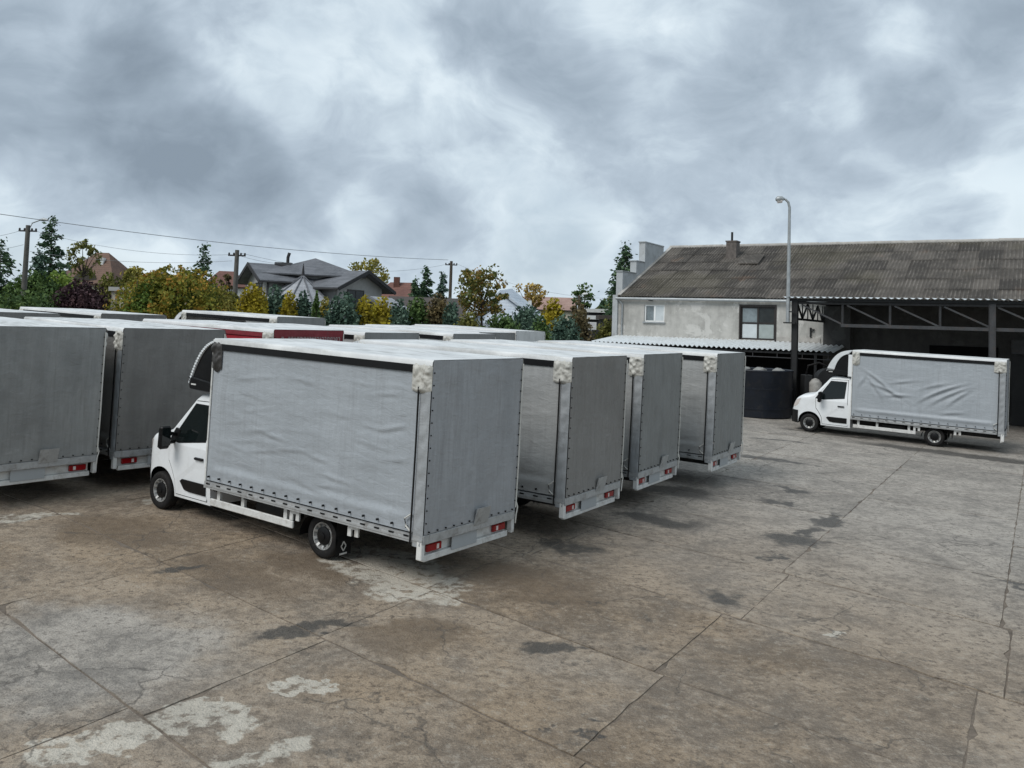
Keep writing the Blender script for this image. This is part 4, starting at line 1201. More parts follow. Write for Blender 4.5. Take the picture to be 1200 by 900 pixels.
def truck(x, y, yaw, label, side_m, rear_m, kind='plain', rv=0, zs=1.0, post_m=None, cap=0, open_left=False, rail_m=None, roof_m=None, lettering=False, plate=True):
    M = MESH
    t = empty('curtain_truck')
    t.matrix_world = ground_matrix(x, y, R(yaw), zs)
    tag(t, label, 'truck', 'curtain-sided trucks parked in the yard')
    P = lambda n, me, m: obj(n, me, m, t)
    post_m = post_m or T_post
    P('roof', M['roof_%d' % (rv % 2)], roof_m or M_rooft)
    P('rear_curtain', M['rear_%d' % (rv % 3)], rear_m)
    P('front_wall', M['front_wall'], M_dwhite); P('load_floor', M['floor'], M_chassis)
    for s in (1, -1):
        if open_left and s == 1:
            P('side_curtain', M['curtain_short_1'], side_m)
        else:
            P('side_curtain', M['curtain_%s_%d' % (kind, s)], side_m)
        P('top_rail', M['top_rail_%d' % s], rail_m or M_black)
        P('corner_post', M['post%d_%d' % (cap, s)], post_m)
        P('corner_cap', M['cap_r%d_%d' % (cap, s)], M_capw)
        P('corner_cap', M['cap_f_%d' % s], M_capw if not kind == 'calm' else MATS['stained_cap'])
        P('side_rail', M['side_rail_%d' % s], M_alu)
        tag(P('strap_buckles', M['buckles_%d' % s], M_black), kind='stuff')
        P('side_guard', M['guard_%d' % s], M_dwhite)
        for me in M['gb_%d' % s]: P('guard_bracket', me, M_dwhite)
        for me in M['hang_%d' % s]: P('hanger_plate', me, M_dwhite)
        fl = P('mudflap', M['flap_%d' % s], M_black); obj('flap_badge', M['badge_%d' % s], M_dwhite, fl)
        P('mudguard', M['mudguard_%d' % s], M_black)
        P('post_foot', M['rear_leg_%d' % s], M_dwhite)
        tl = P('tail_light', M['tail_%d' % s], M_red); obj('reversing_lens', M['lens_%d' % s], M_clear, tl)
        for xw in (XF, XR):
            a, b, c = M['wheel_%d' % s]
            w = P('wheel', a, M_rubber); w.location = (xw, s * 0.885, WR)
            obj('rim', b, M_rim, w); obj('hub_cap', c, M_black, w)
        d = P('door', M['door_%d' % s], M_white)
        P('door_seam', M['seam_%d' % s], M_blackm)
        for k, mm in (('side_window', M_glass), ('window_seal', M_black), ('rubbing_strip', M_black), ('handle', M_black)):
            key = {'side_window': 'window', 'window_seal': 'wframe', 'rubbing_strip': 'trim', 'handle': 'handle'}[k]
            obj(k, M['%s_%d' % (key, s)], mm, d)
        P('headlight', M['headlight_%d' % s], M_clear)
        mi = P('mirror', M['mirror_%d' % s], M_black); obj('mirror_glass', M['mglass_%d' % s], M_glass, mi); obj('mirror_arm', M['marm_%d' % s], M_black, mi)
        P('fairing_side', M[('fairingthin_%d' if kind == 'calm' else 'fairing_%d') % s], M_white); P('fairing_panel', M['fpanel_%d' % s], M_black)
        fb = P('fairing_base', M['fbase_%d' % s], M_black); obj('fairing_badge', M['fbadge_%d' % s], M_dwhite, fb)
        P('chassis_rail', M['rail_%d' % s], M_chassis)
    P('fairing_top', M['fairing_top'], M_white); P('fairing_lip', M['fairing_lip'], M_black); P('sleeper_pod', M['fairing_core'], M_blackm)
    P('cab', M['cab'], M_white); P('wheelhouse', M['wheelhouse'], M_blackm); P('front_bumper', M['front_bumper'], M_black)
    P('windscreen', M['windscreen'], M_glass); P('grille', M['grille'], M_black)
    P('rear_sill', M['rear_sill'], M_alu)
    tag(P('rope_eyelets', M['eyelets'], M_black), kind='stuff')
    P('lacing_rope', M['rope'], M_rope); P('rope_end', M['rope2'], M_rope); P('rope_end', M['rope3'], M_rope); P('curtain_pole', M['pull_rod'], M_black)
    P('folding_step', M['step'], M_alu)
    bu = P('rear_bumper', M['bumper'], M_dwhite)
    if plate: obj('number_plate', M['plate'], M_plate, bu)
    for i in range(5): P('cross_member', M['cross_%d' % i], M_chassis)
    P('rear_axle', M['axle'], M_chassis); P('fuel_tank', M['tank'], M_chassis); P('exhaust_pipe', M['exhaust'], M_chassis)
    if open_left:
        P('inner_wall', M['inner_wall'], T_white)
    return t


simple('stained_cap', (0.035, 0.033, 0.031), 0.6, var=0.6, scale=5, dirt=(0.006, 0.006, 0.006), dirt_amt=1.0)
TR = {}
TR['near'] = truck(-0.493, 12.994, 145.0, 'nearest truck, pale blue-grey side curtain, white cab facing left, parked in front of the row', T_light, T_rearl, 'calm', 0)
TR['second'] = truck(1.633, 15.941, 147.57, 'second truck of the near row, brownish dark grey rear curtain, crumpled white corner', T_mid, T_dark, 'plain', 1, cap=0)
TR['third'] = truck(3.321, 18.817, 148.29, 'third truck of the near row, dark grey rear curtain, torn hanging corner cover', T_mid, T_dark2, 'plain', 2, cap=1)
TR['fourth'] = truck(5.505, 21.507, 148.06, 'rightmost truck of the near row of four, grey rear curtain at the open yard', T_mid, T_dark2, 'plain', 0, cap=1)
TR['right'] = truck(17.552, 30.265, 147.76, 'truck standing alone at right before the dark canopy, light creased side curtain', T_light, T_rearl, 'folds', 1)
TR['left1'] = truck(-8.582, 15.748, 143.24, 'truck cut off by the left picture edge, worn grey rear curtain with folding step', T_l1, T_l1, 'plain', 2)
TR['left2'] = truck(-7.04, 17.93, 140.0, 'charcoal truck rear directly behind the nose of the nearest white cab', T_l2, T_l2, 'plain', 1, cap=1)
TR['red'] = truck(-4.869, 20.575, 147.0, 'dark red curtain truck behind the nearest truck, only its top showing', T_red, T_redd, 'plain', 0, zs=1.012, post_m=T_redd, rail_m=T_redd)
TR['back1'] = truck(-3.215, 23.02, 148.0, 'grey truck top in the back row, right beside the dark red truck', T_mid, T_dark2, 'plain', 2)
TR['back2'] = truck(-1.139, 26.07, 148.0, 'grey truck top in the back row, second to the right of the red truck', T_mid, T_dark2, 'plain', 1)
TR['back3'] = truck(-0.5, 29.2, 148.0, 'grey truck top in the back row, mostly hidden, beside the white rear one', T_mid, T_l1, 'plain', 0, cap=1)
TR['back4'] = truck(0.75, 34.0, 148.0, 'truck with white rear curtain at the right end of the back row by the bushes', T_white, T_white, 'plain', 2, cap=1)
TR['far1'] = truck(-13.3, 23.0, 146.0, 'dark truck top at the left edge behind the worn grey one', T_l2, T_l2, 'plain', 1)
TR['far2'] = truck(-12.1, 27.4, 146.0, 'farthest left truck, grey side and dark rear top before the purple bush', T_mid, T_l2, 'plain', 2)
TR['far3'] = truck(-7.318, 29.71, 148.0, 'far truck with left curtain drawn open on white inside, below the grey house', T_mid, T_dark2, 'plain', 0, zs=1.045, open_left=True)
# worn white lettering on the red rear curtain, too small to read
lm = MB(); rg = random.Random(5)
yy = 0.92
while yy > -0.95:
    w = rg.uniform(0.045, 0.085)
    if rg.random() > 0.10:
        lm.box(-0.040, -0.036, yy - w, yy - w + 0.022, 2.925, 3.075)
        if rg.random() > 0.3: lm.box(-0.040, -0.036, yy - 0.022, yy, 2.925 + 0.04 * rg.random(), 3.075)
        lm.box(-0.040, -0.036, yy - w, yy, 3.05, 3.075)
        if rg.random() > 0.5: lm.box(-0.040, -0.036, yy - w, yy, 2.985, 3.007)
    yy -= w + 0.028
lm.build('curtain_lettering', simple('faded_lettering', (0.33, 0.25, 0.25), 0.6), TR['red'])

# ---------------------------------------------------------------- behind the yard: houses, trees, poles
FOL = {
    'spruce': foliage('foliage_spruce', [(0.032, 0.059, 0.038), (0.059, 0.109, 0.059), (0.109, 0.168, 0.081)], trans=0.1),
    'bluegreen': foliage('foliage_blue_green', [(0.043, 0.077, 0.059), (0.081, 0.136, 0.099), (0.136, 0.203, 0.151)], trans=0.1),
    'dark': foliage('foliage_dark_green', [(0.032, 0.059, 0.022), (0.070, 0.123, 0.038), (0.136, 0.203, 0.059)], trans=0.15),
    'green': foliage('foliage_green', [(0.054, 0.096, 0.022), (0.151, 0.232, 0.049), (0.299, 0.381, 0.081)], trans=0.25),
    'olive': foliage('foliage_olive', [(0.056, 0.066, 0.019), (0.140, 0.150, 0.041), (0.263, 0.244, 0.075)], trans=0.25),
    'yellow': foliage('foliage_yellow', [(0.131, 0.112, 0.015), (0.394, 0.319, 0.034), (0.600, 0.525, 0.056)], trans=0.3),
    'yolive': foliage('foliage_yellow_olive', [(0.094, 0.104, 0.022), (0.263, 0.244, 0.056), (0.488, 0.394, 0.094)], trans=0.3),
    'autumn': foliage('foliage_autumn', [(0.05, 0.075, 0.015), (0.16, 0.18, 0.03), (0.28, 0.24, 0.04), (0.42, 0.20, 0.04)], trans=0.25),
    'rust': foliage('foliage_rusty_green', [(0.048, 0.075, 0.022), (0.112, 0.140, 0.041), (0.244, 0.198, 0.056), (0.319, 0.160, 0.048)], trans=0.25),
    'gold': foliage('foliage_gold_brown', [(0.131, 0.094, 0.027), (0.375, 0.263, 0.075), (0.600, 0.431, 0.150)], trans=0.3),
    'purple': foliage('foliage_purple', [(0.026, 0.015, 0.019), (0.060, 0.034, 0.041), (0.112, 0.064, 0.068)], trans=0.15),
    'brown': foliage('foliage_brown', [(0.056, 0.049, 0.026), (0.140, 0.112, 0.056), (0.225, 0.169, 0.075)], trans=0.2),
}
M_bark = simple('bark', (0.055, 0.043, 0.033), 0.9, var=0.4, scale=5, coord='World')
rng = np.random.default_rng(23)


def leaves(C, size, droop=None, asp=1.5):
    n = len(C)
    a = rng.normal(size=(n, 3)); a /= np.linalg.norm(a, axis=1, keepdims=True) + 1e-9
    if droop is not None:
        a = a * 0.45 + droop; a /= np.linalg.norm(a, axis=1, keepdims=True) + 1e-9
    b = np.cross(a, rng.normal(size=(n, 3))); b /= np.linalg.norm(b, axis=1, keepdims=True) + 1e-9
    s = size * rng.uniform(0.55, 1.35, (n, 1))
    a = a * s * asp * 0.5; b = b * s * 0.5
    return np.stack([C - a - b * 0.3, C + b - a * 0.1, C + a + b * 0.2, C - b + a * 0.1], 1)


def plant(name, label, cat, base, group=None):
    o = empty(name, base); tag(o, label, cat, group); return o


def broadleaf(name, label, px, wpx, ytop, D, fol, ybot=None, dens=1.0, clumps=26, leaf=0.0026, trunk=True, gap=0.35, group='trees behind the yard', cat='tree', shell=0.6, squash=1.0):
    top = at(px, ytop, D); zg = gz(top.x, D)
    H = top.z - zg
    Wd = wpx / F_PX * D
    zb = zg + 0.25 * H if ybot is None else max(zg + 0.05, at(px, ybot, D).z)
    t = plant(name, label, cat, (top.x, D, zg), group)
    c = np.array([0, 0, (zb + top.z) / 2 - zg]); hz = (top.z - zb) / 2
    rc = 0.5 * Wd * gap
    ctr = []
    while len(ctr) < clumps:
        v = rng.normal(size=3); v /= np.linalg.norm(v)
        v *= rng.uniform(shell, 1.0) ** 0.6
        if v[2] < -0.85: continue
        ctr.append(c + v * np.array([0.5 * Wd - rc * 0.75, (0.5 * Wd - rc * 0.75) * squash, max(0.05, hz - rc * 0.6)]))
    ctr = np.array(ctr)
    ls = leaf * D
    n = int(dens * 2.6 * (Wd * 2 * hz) / (ls * ls)); n = min(max(n, 500), 16000)
    k = rng.integers(0, clumps, n)
    rad_ = rc * rng.uniform(0.45, 1.25, clumps)[k]
    d = rng.normal(size=(n, 3)); d /= np.linalg.norm(d, axis=1, keepdims=True); d *= (rng.uniform(0, 1, (n, 1)) ** 0.45)
    C = ctr[k] + d * rad_[:, None] * np.array([1, 1, 0.8])
    C[:, 2] = np.maximum(C[:, 2], 0.04)
    obj('crown', quads_mesh('crown', leaves(C, ls)), FOL[fol], t)
    mb = MB(); r0 = max(0.05, 0.018 * H)
    mb.tube([(0, 0, -0.15), (0.02 * Wd, 0, 0.35 * H), (0, 0.02 * Wd, 0.7 * H)], [r0, r0 * 0.7, r0 * 0.3], 7)
    for q in ctr[:min(clumps, 14)]:
        z0 = min(0.6 * H, max(0.15 * H, q[2] - 0.4 * math.hypot(q[0], q[1])))
        mb.tube([(0, 0, z0), tuple(np.array([q[0] * .5, q[1] * .5, z0 + (q[2] - z0) * 0.55])), tuple(q)], [r0 * 0.4, r0 * 0.25, r0 * 0.08], 5)
    mb.build('trunk', M_bark, t, 60)
    return t


def conifer(name, label, px, wpx, ytop, D, fol, dens=1.0, ragged=0.25, group='conifers behind the yard', leaf=0.0022, low=0.04):
    top = at(px, ytop, D); zg = gz(top.x, D); H = top.z - zg; Rr = 0.72 * wpx / F_PX * D
    t = plant(name, label, 'tree', (top.x, D, zg), group)
    C = []; dr = []
    ls = leaf * D
    nb = int(H / 0.09)
    mb = MB(); mb.tube([(0, 0, -0.15), (0.03, 0, H * 0.5), (0, 0, H * 0.97)], [0.02 * H, 0.012 * H, 0.01], 7)
    for i in range(nb):
        u = low + (1 - low) * (i / nb) ** 0.9
        L = Rr * (1 - u) ** 0.75 * rng.uniform(1 - ragged, 1 + ragged * 0.6) + 0.12
        a = rng.uniform(0, 2 * math.pi)
        m_ = max(5, int(dens * 34 * L / Rr * (0.5 + L)))
        r_ = rng.uniform(0.05, 1, m_) ** 0.7 * L
        ax = np.array([math.cos(a), math.sin(a), 0])
        z = u * H - 0.28 * r_ + 0.10 * r_ ** 2 / max(L, 0.2)
        lat = rng.normal(0, 0.16, (m_, 1)) * (0.5 + r_[:, None] * 0.4)
        p = ax[None] * r_[:, None] + np.array([-ax[1], ax[0], 0])[None] * lat
        p[:, 2] = z + rng.normal(0, 0.07, m_)
        C.append(p); dr.append(np.tile(ax + np.array([0, 0, -0.35]), (m_, 1)))
        if i % 3 == 0: mb.tube([(0, 0, u * H), tuple(ax * L * 0.8 + np.array([0, 0, u * H - 0.2 * L]))], [0.02, 0.008], 4)
    C = np.concatenate(C); dr = np.concatenate(dr); C[:, 2] = np.maximum(C[:, 2], 0.05)
    C2 = C + rng.normal(0, 0.06 * Rr + 0.05, C.shape); C = np.concatenate([C, C2]); dr = np.concatenate([dr, dr]); C[:, 2] = np.maximum(C[:, 2], 0.05)
    obj('crown', quads_mesh('crown', leaves(C, ls, dr, 2.0)), FOL[fol], t)
    mb.build('trunk', M_bark, t, 60)
    return t


def bush(name, label, px, wpx, ytop, D, fol, shape='round', dens=1.0, group='shrubs behind the parked trucks', leaf=0.0026, cat='shrub'):
    top = at(px, ytop, D); zg = gz(top.x, D); H = top.z - zg; Rr = 0.58 * wpx / F_PX * D
    t = plant(name, label, cat, (top.x, D, zg), group)
    ls = leaf * D
    n = int(min(14000, dens * 4.2 * (2 * Rr * H) / (ls * ls)))
    th = rng.uniform(0, 2 * math.pi, n); u = rng.uniform(0, 1, n)
    bump = 1 + 0.16 * np.sin(3 * th + 4 * u + 1.3) + 0.12 * np.sin(7 * th - 9 * u) + 0.10 * np.sin(13 * th + 17 * u)
    if shape == 'round': rr = np.sqrt(np.maximum(0, 1 - u ** 4.5))
    elif shape == 'cone': rr = np.maximum(0.03, (1 - u) ** 0.7) * (0.75 + 0.25 * (u > 0.08))
    elif shape == 'column': rr = np.sqrt(np.maximum(0.02, 1 - u ** 5)) * 0.95
    elif shape == 'box': rr = np.ones(n)
    elif shape == 'spray': rr = 0.35 + 0.75 * u
    rad_ = Rr * rr * bump * rng.uniform(0.72, 1.05, n) ** 0.8
    C = np.stack([rad_ * np.cos(th), rad_ * np.sin(th) * 0.8, u * H * (1 + 0.06 * np.sin(5 * th)) + rng.normal(0, 0.05, n)], 1)
    C[:, 2] = np.maximum(C[:, 2], 0.04)
    C3 = C[::6] * np.array([0.72, 0.72, 0.9]); C = np.concatenate([C, C3])
    obj('crown', quads_mesh('crown', np.concatenate([leaves(C[:n], ls), leaves(C[n:], ls * 3.0)])), FOL[fol], t)
    mb = MB()
    for k in range(5):
        a = k * 1.26
        mb.tube([(0.05 * math.cos(a), 0.05 * math.sin(a), -0.1), (0.3 * Rr * math.cos(a), 0.3 * Rr * math.sin(a), H * 0.45), (0.5 * Rr * math.cos(a), 0.4 * Rr * math.sin(a), H * 0.8)], [0.05, 0.03, 0.012], 5)
    mb.build('stem', M_bark, t, 60)
    return t


# ---- houses
def rooftile(name, lo, hi, sx=0.3, sy=0.35):
    m, t, b = newmat(name)
    pos = t.node('ShaderNodeNewGeometry').outputs['Position']
    rows = t.math('FRACT', t.math('MULTIPLY', t.node('ShaderNodeSeparateXYZ').outputs[2], 1.0))
    sp = t.node('ShaderNodeSeparateXYZ'); t.l.new(pos, sp.inputs[0])
    rows = t.math('FRACT', t.math('MULTIPLY', sp.outputs[2], 4.2))
    n = t.noise(pos, 1.0, 5, 0.6); n2 = t.noise(pos, 9, 3, 0.6)
    c = t.mix(t.rng(t.math('ADD', t.math('MULTIPLY', n, 0.6), t.math('MULTIPLY', n2, 0.4)), 0.35, 0.65), lo, hi)
    c = t.mix(t.math('MULTIPLY', t.rng(rows, 0.85, 0.98), 0.4), c, tuple(q * 0.4 for q in lo))
    t.l.new(c, b.inputs['Base Color']); b.inputs['Roughness'].default_value = 0.65
    bp = t.node('ShaderNodeBump'); bp.inputs['Distance'].default_value = 0.04; t.l.new(rows, bp.inputs['Height']); t.l.new(bp.outputs[0], b.inputs['Normal'])
    return m


M_tgrey = rooftile('slate_grey_tiles', (0.085, 0.09, 0.10), (0.15, 0.155, 0.17))
M_tlite = rooftile('pale_grey_tiles', (0.24, 0.25, 0.27), (0.36, 0.37, 0.39))
M_tbrown = rooftile('brown_tiles', (0.085, 0.042, 0.026), (0.14, 0.07, 0.042))
M_tred = rooftile('red_tiles', (0.11, 0.045, 0.034), (0.17, 0.075, 0.055))
M_tpink = rooftile('faded_red_tiles', (0.26, 0.16, 0.13), (0.36, 0.24, 0.20))
M_tblue = rooftile('pale_blue_sheet_roof', (0.42, 0.48, 0.55), (0.55, 0.60, 0.66))
M_tdk = rooftile('dark_shingles', (0.05, 0.042, 0.038), (0.085, 0.07, 0.062))
M_hw = simple('house_render', (0.36, 0.36, 0.35), 0.9, var=0.1, coord='World')
M_hbe = simple('beige_render', (0.50, 0.46, 0.38), 0.9, var=0.1, coord='World')
M_hwh = simple('white_render', (0.62, 0.63, 0.62), 0.9, var=0.08, coord='World')
M_soff = simple('dark_soffit', (0.03, 0.03, 0.032), 0.8, var=0.2, coord='World')


def slab4(mb, p, th):
    """roof slope: four corners, given thickness downwards"""
    p = [Vector(q) for q in p]; n = (p[1] - p[0]).cross(p[3] - p[0]).normalized()
    if n.z < 0: n = -n
    return mb.hexa([q - n * th for q in p] + p)


def wing(par, c, d, L, hw, ze, zr, oh, roof_m, wall_m, zg, win=None, both=False):
    """gabled wing: ridge from c outward along d (2d unit) for L"""
    d = Vector((d[0], d[1], 0)); e = Vector((-d.y, d.x, 0)); c = Vector((c[0], c[1], 0))
    out = c + d * (L + oh)
    k = (zr - ze) / hw
    for sgn in (1, -1):
        mb = MB()
        slab4(mb, [c + Vector((0, 0, zr)), out + Vector((0, 0, zr)), out + e * sgn * (hw + oh) + Vector((0, 0, ze - k * oh)), c + e * sgn * (hw + oh) + Vector((0, 0, ze - k * oh))], 0.14)
        mb.build('roof_slope', roof_m, par)
        mb = MB(); mb.bar(out + Vector((0, 0, zr - 0.10)), out + e * sgn * (hw + oh) + Vector((0, 0, ze - k * oh - 0.10)), 0.06, 0.26); mb.build('bargeboard', M_soff, par)
        mb = MB(); a = c + e * sgn * hw; b = c + d * L + e * sgn * hw
        mb.hexa([a + Vector((0, 0, zg)), b + Vector((0, 0, zg)), b - e * sgn * 0.25 + Vector((0, 0, zg)), a - e * sgn * 0.25 + Vector((0, 0, zg)), a + Vector((0, 0, ze)), b + Vector((0, 0, ze)), b - e * sgn * 0.25 + Vector((0, 0, ze)), a - e * sgn * 0.25 + Vector((0, 0, ze))])
        mb.build('wall', wall_m, par)
        mb = MB(); mb.tube([c + e * sgn * (hw + oh + 0.05) + Vector((0, 0, ze - k * oh - 0.1)), out + e * sgn * (hw + oh + 0.05) + Vector((0, 0, ze - k * oh - 0.1))], 0.07, 6); mb.build('gutter', M_soff, par, 60)
    g = c + d * (L + 0.003)
    mb = MB()
    pts = [g - e * hw + Vector((0, 0, zg)), g + e * hw + Vector((0, 0, zg)), g + e * hw + Vector((0, 0, ze - 0.05)), g + Vector((0, 0, zr - 0.12)), g - e * hw + Vector((0, 0, ze - 0.05))]
    mb.add(pts + [p - d * 0.2 for p in pts], [(0, 1, 2, 3, 4), (9, 8, 7, 6, 5)] + [(i, (i + 1) % 5, 5 + (i + 1) % 5, 5 + i) for i in range(5)])
    mb.build('gable_wall', wall_m, par)
    if win:
        for (u0, u1, z0, z1) in win:
            mb = MB(); f0 = g + e * u0 + d * 0.03; f1 = g + e * u1 + d * 0.03
            for (a, b, zz0, zz1) in ((u0, u1, z0, z0 + .08), (u0, u1, z1 - .08, z1), (u0, u0 + .08, z0 + .08, z1 - .08), (u1 - .08, u1, z0 + .08, z1 - .08), ((u0 + u1) / 2 - .04, (u0 + u1) / 2 + .04, z0 + .08, z1 - .08)):
                p0 = g + e * a; p1 = g + e * b
                mb.hexa([p0 + Vector((0, 0, zz0)), p1 + Vector((0, 0, zz0)), p1 + d * .06 + Vector((0, 0, zz0)), p0 + d * .06 + Vector((0, 0, zz0)), p0 + Vector((0, 0, zz1)), p1 + Vector((0, 0, zz1)), p1 + d * .06 + Vector((0, 0, zz1)), p0 + d * .06 + Vector((0, 0, zz1))])
            w = mb.build('window', M_bfr, par)
            mb = MB(); p0 = g + e * (u0 + .05) + d * .02; p1 = g + e * (u1 - .05) + d * .02
            mb.hexa([p0 + Vector((0, 0, z0 + .05)), p1 + Vector((0, 0, z0 + .05)), p1 + d * .02 + Vector((0, 0, z0 + .05)), p0 + d * .02 + Vector((0, 0, z0 + .05)), p0 + Vector((0, 0, z1 - .05)), p1 + Vector((0, 0, z1 - .05)), p1 + d * .02 + Vector((0, 0, z1 - .05)), p0 + d * .02 + Vector((0, 0, z1 - .05))])
            mb.build('pane', M_panedk, w)


def hip(par, c, d, L, hw, ze, zr, rl, roof_m, oh=0.4):
    """hipped roof centred on c, long axis d, half length L, half width hw, ridge half length rl"""
    d = Vector((d[0], d[1], 0)); e = Vector((-d.y, d.x, 0)); c = Vector((c[0], c[1], 0))
    P = lambda a, b, z: c + d * a + e * b + Vector((0, 0, z))
    La, Ha = L + oh, hw + oh
    A, B, C_, D_ = P(-La, -Ha, ze), P(La, -Ha, ze), P(La, Ha, ze), P(-La, Ha, ze); r0, r1 = P(-rl, 0, zr), P(rl, 0, zr)
    for f in ((A, B, r1, r0), (C_, D_, r0, r1)):
        mb = MB(); slab4(mb, [f[0], f[1], f[2], f[3]], 0.12); mb.build('roof_slope', roof_m, par)
    for f in ((B, C_, r1), (D_, A, r0)):
        mb = MB(); n = Vector((0, 0, 0.1)); mb.add([*f, *[q - n for q in f]], [(0, 1, 2), (5, 4, 3), (0, 1, 4, 3), (1, 2, 5, 4), (2, 0, 3, 5)]); mb.build('roof_hip', roof_m, par)


def hbox(par, name, c, d, L, hw, z0, z1, mat):
    d = Vector((d[0], d[1], 0)); e = Vector((-d.y, d.x, 0)); c = Vector((c[0], c[1], 0))
    mb = MB(); P = lambda a, b, z: c + d * a + e * b + Vector((0, 0, z))
    mb.hexa([P(-L, -hw, z0), P(L, -hw, z0), P(L, hw, z0), P(-L, hw, z0), P(-L, -hw, z1), P(L, -hw, z1), P(L, hw, z1), P(-L, hw, z1)])
    return mb.build(name, mat, par)


# grey villa
hv = empty('grey_villa'); tag(hv, 'grey villa with slate roof, two gabled wings and a pale cone porch roof', 'house')
cx, cy = -15.2, 65.0; zg = gz(cx, 60)
A = Vector((-0.85, -0.527, 0)); B = Vector((0.88, -0.475, 0))
wing(hv, (cx, cy), A, 4.2, 2.5, 6.9, 7.95, 0.75, M_tgrey, M_hw, zg - 0.5, [(-0.2, 1.5, 4.6, 6.5)])
wing(hv, (cx, cy), B, 4.6, 2.6, 6.55, 7.65, 0.75, M_tgrey, M_hw, zg - 0.5, [(-1.5, 0.4, 4.2, 6.2), (0.9, 1.7, 4.2, 5.4)])
hip(hv, (cx, cy + 0.6), (0.2, -0.98), 3.4, 3.4, 7.2, 8.65, 0.05, M_tgrey)
hbox(hv, 'wall', (cx, cy + 0.6), (0.2, -0.98), 3.2, 3.2, zg - 0.5, 7.15, M_hw)
# polygonal porch cone between the wings
pc = Vector((cx + 0.1, cy - 5.0, 0)); apex = pc + Vector((0, 1.5, 7.05))
ring = [pc + Vector((3.9 * math.cos(a), 3.3 * math.sin(a), 4.15)) for a in [R(170 + 200 * k / 6) for k in range(7)]]
for a, b in zip(ring, ring[1:]):
    mb = MB(); mb.add([a, b, apex, a - Vector((0, 0, .12)), b - Vector((0, 0, .12)), apex - Vector((0, 0, .12))], [(0, 1, 2), (5, 4, 3), (0, 1, 4, 3), (1, 2, 5, 4), (2, 0, 3, 5)]); mb.build('porch_roof', M_tlite, hv)
    mb = MB(); mb.tube([a + Vector((0, 0, .03)), apex + Vector((0, 0, .03))], 0.06, 5); mb.build('hip_cap', M_tgrey, hv, 60)
    q0 = pc + (a - pc) * 0.85; q1 = pc + (b - pc) * 0.85
    mb = MB(); mb.add([(q0.x, q0.y, zg - .5), (q1.x, q1.y, zg - .5), (q1.x, q1.y, 4.3), (q0.x, q0.y, 4.3)], [(0, 1, 2, 3)]); mb.build('porch_wall', M_hw, hv)
mb = MB(); mb.tube([apex - Vector((0, 0, .2)), apex + Vector((0, 0, 0.9))], [0.16, 0.02], 6); mb.build('finial', M_soff, hv, 60)
# low side roofs and the chimney pot
g1 = Vector((cx + 5.6, cy - 4.6, 0))
mb = MB(); slab4(mb, [(-9.8, 59.2, 5.7), (-6.6, 58.4, 3.9), (-5.4, 61.5, 3.9), (-8.8, 62.6, 5.7)], 0.12); mb.build('side_roof', M_tlite, hv)
mb = MB(); slab4(mb, [(-19.3, 60.2, 5.4), (-20.6, 60.4, 4.2), (-20.0, 63.5, 4.2), (-18.6, 63.0, 5.4)], 0.12); mb.build('side_roof', M_tlite, hv)
hbox(hv, 'side_wall', (-7.6, 60.8), (1, -0.2), 1.2, 1.3, zg - .5, 4.0, M_hw)
ch = hbox(hv, 'chimney', (-17.1, 63.6), (1, 0), 0.6, 0.3, 7.3, 8.1, M_soff)
mb = MB(); mb.tube([(-16.8, 63.6, 8.0), (-16.8, 63.6, 8.5), (-16.7, 63.6, 8.85)], 0.12, 8); mb.build('chimney_pot', M_soff, ch, 60)

# brown roofed house with an eyebrow dormer
hb = empty('brown_house'); tag(hb, 'far house with steep brown hipped roof and arched eyebrow dormer', 'house')
p = at(119, 320, 95); cx, cy = p.x, 95.0; zg = gz(cx, cy)
hip(hb, (cx, cy), (1, -0.15), 3.6, 3.2, 6.9, 10.55, 0.75, M_tbrown, 0.3)
hbox(hb, 'wall', (cx, cy), (1, -0.15), 3.3, 2.9, zg - .5, 6.9, M_hbe)
mb = MB(); vs = []
for k in range(11):
    a = math.pi * k / 10
    for dy in (0, 2.2): vs.append((cx - 0.2 + 1.25 * math.cos(a), cy - 3.3 + dy, 7.3 + 0.85 * math.sin(a)))
mb.add(vs, [(2 * i, 2 * i + 1, 2 * i + 3, 2 * i + 2) for i in range(10)] + [tuple(2 * i for i in range(11))]); mb.build('eyebrow_dormer', M_tdk, hb, 40)
hbox(hb, 'chimney', (cx + 0.65, cy - 1.2), (1, 0), 0.18, 0.3, 8.6, 9.9, M_hwh)

# small dark tower roof and long orange roof beside it
hs = empty('tower_house'); tag(hs, 'small brown house gable with dark green hipped top left of the young spruce', 'house')
p = at(188, 325, 80); hip(hs, (p.x, 80), (1, 0), 0.7, 0.7, 7.55, 8.2, 0.15, M_tdk, 0.15); hbox(hs, 'wall', (p.x, 80), (1, 0), 0.65, 0.65, gz(p.x, 80) - .5, 7.5, simple('ochre_wall', (0.20, 0.15, 0.07), .9, coord='World'))
ho = empty('orange_house'); tag(ho, 'house with long low ochre roof behind the autumn shrub', 'house')
p = at(215, 325, 85); hip(ho, (p.x, 85), (1, 0.1), 3.2, 2.5, 6.3, 7.9, 1.6, rooftile('ochre_tiles', (0.25, 0.16, 0.05), (0.36, 0.24, 0.08)), 0.2); hbox(ho, 'wall', (p.x, 85), (1, 0.1), 3, 2.3, gz(p.x, 85) - .5, 6.3, M_hbe)
# red roof between bush and villa
hr = empty('red_house'); tag(hr, 'red tiled roof peeping out left of the grey villa behind the pole', 'house')
p = at(266, 325, 90); hip(hr, (p.x, 90), (1, 0.2), 2.0, 2.0, 7.0, 8.7, 0.8, M_tred, 0.2); hbox(hr, 'wall', (p.x, 90), (1, .2), 1.8, 1.8, gz(p.x, 90) - .5, 7.0, M_hwh)
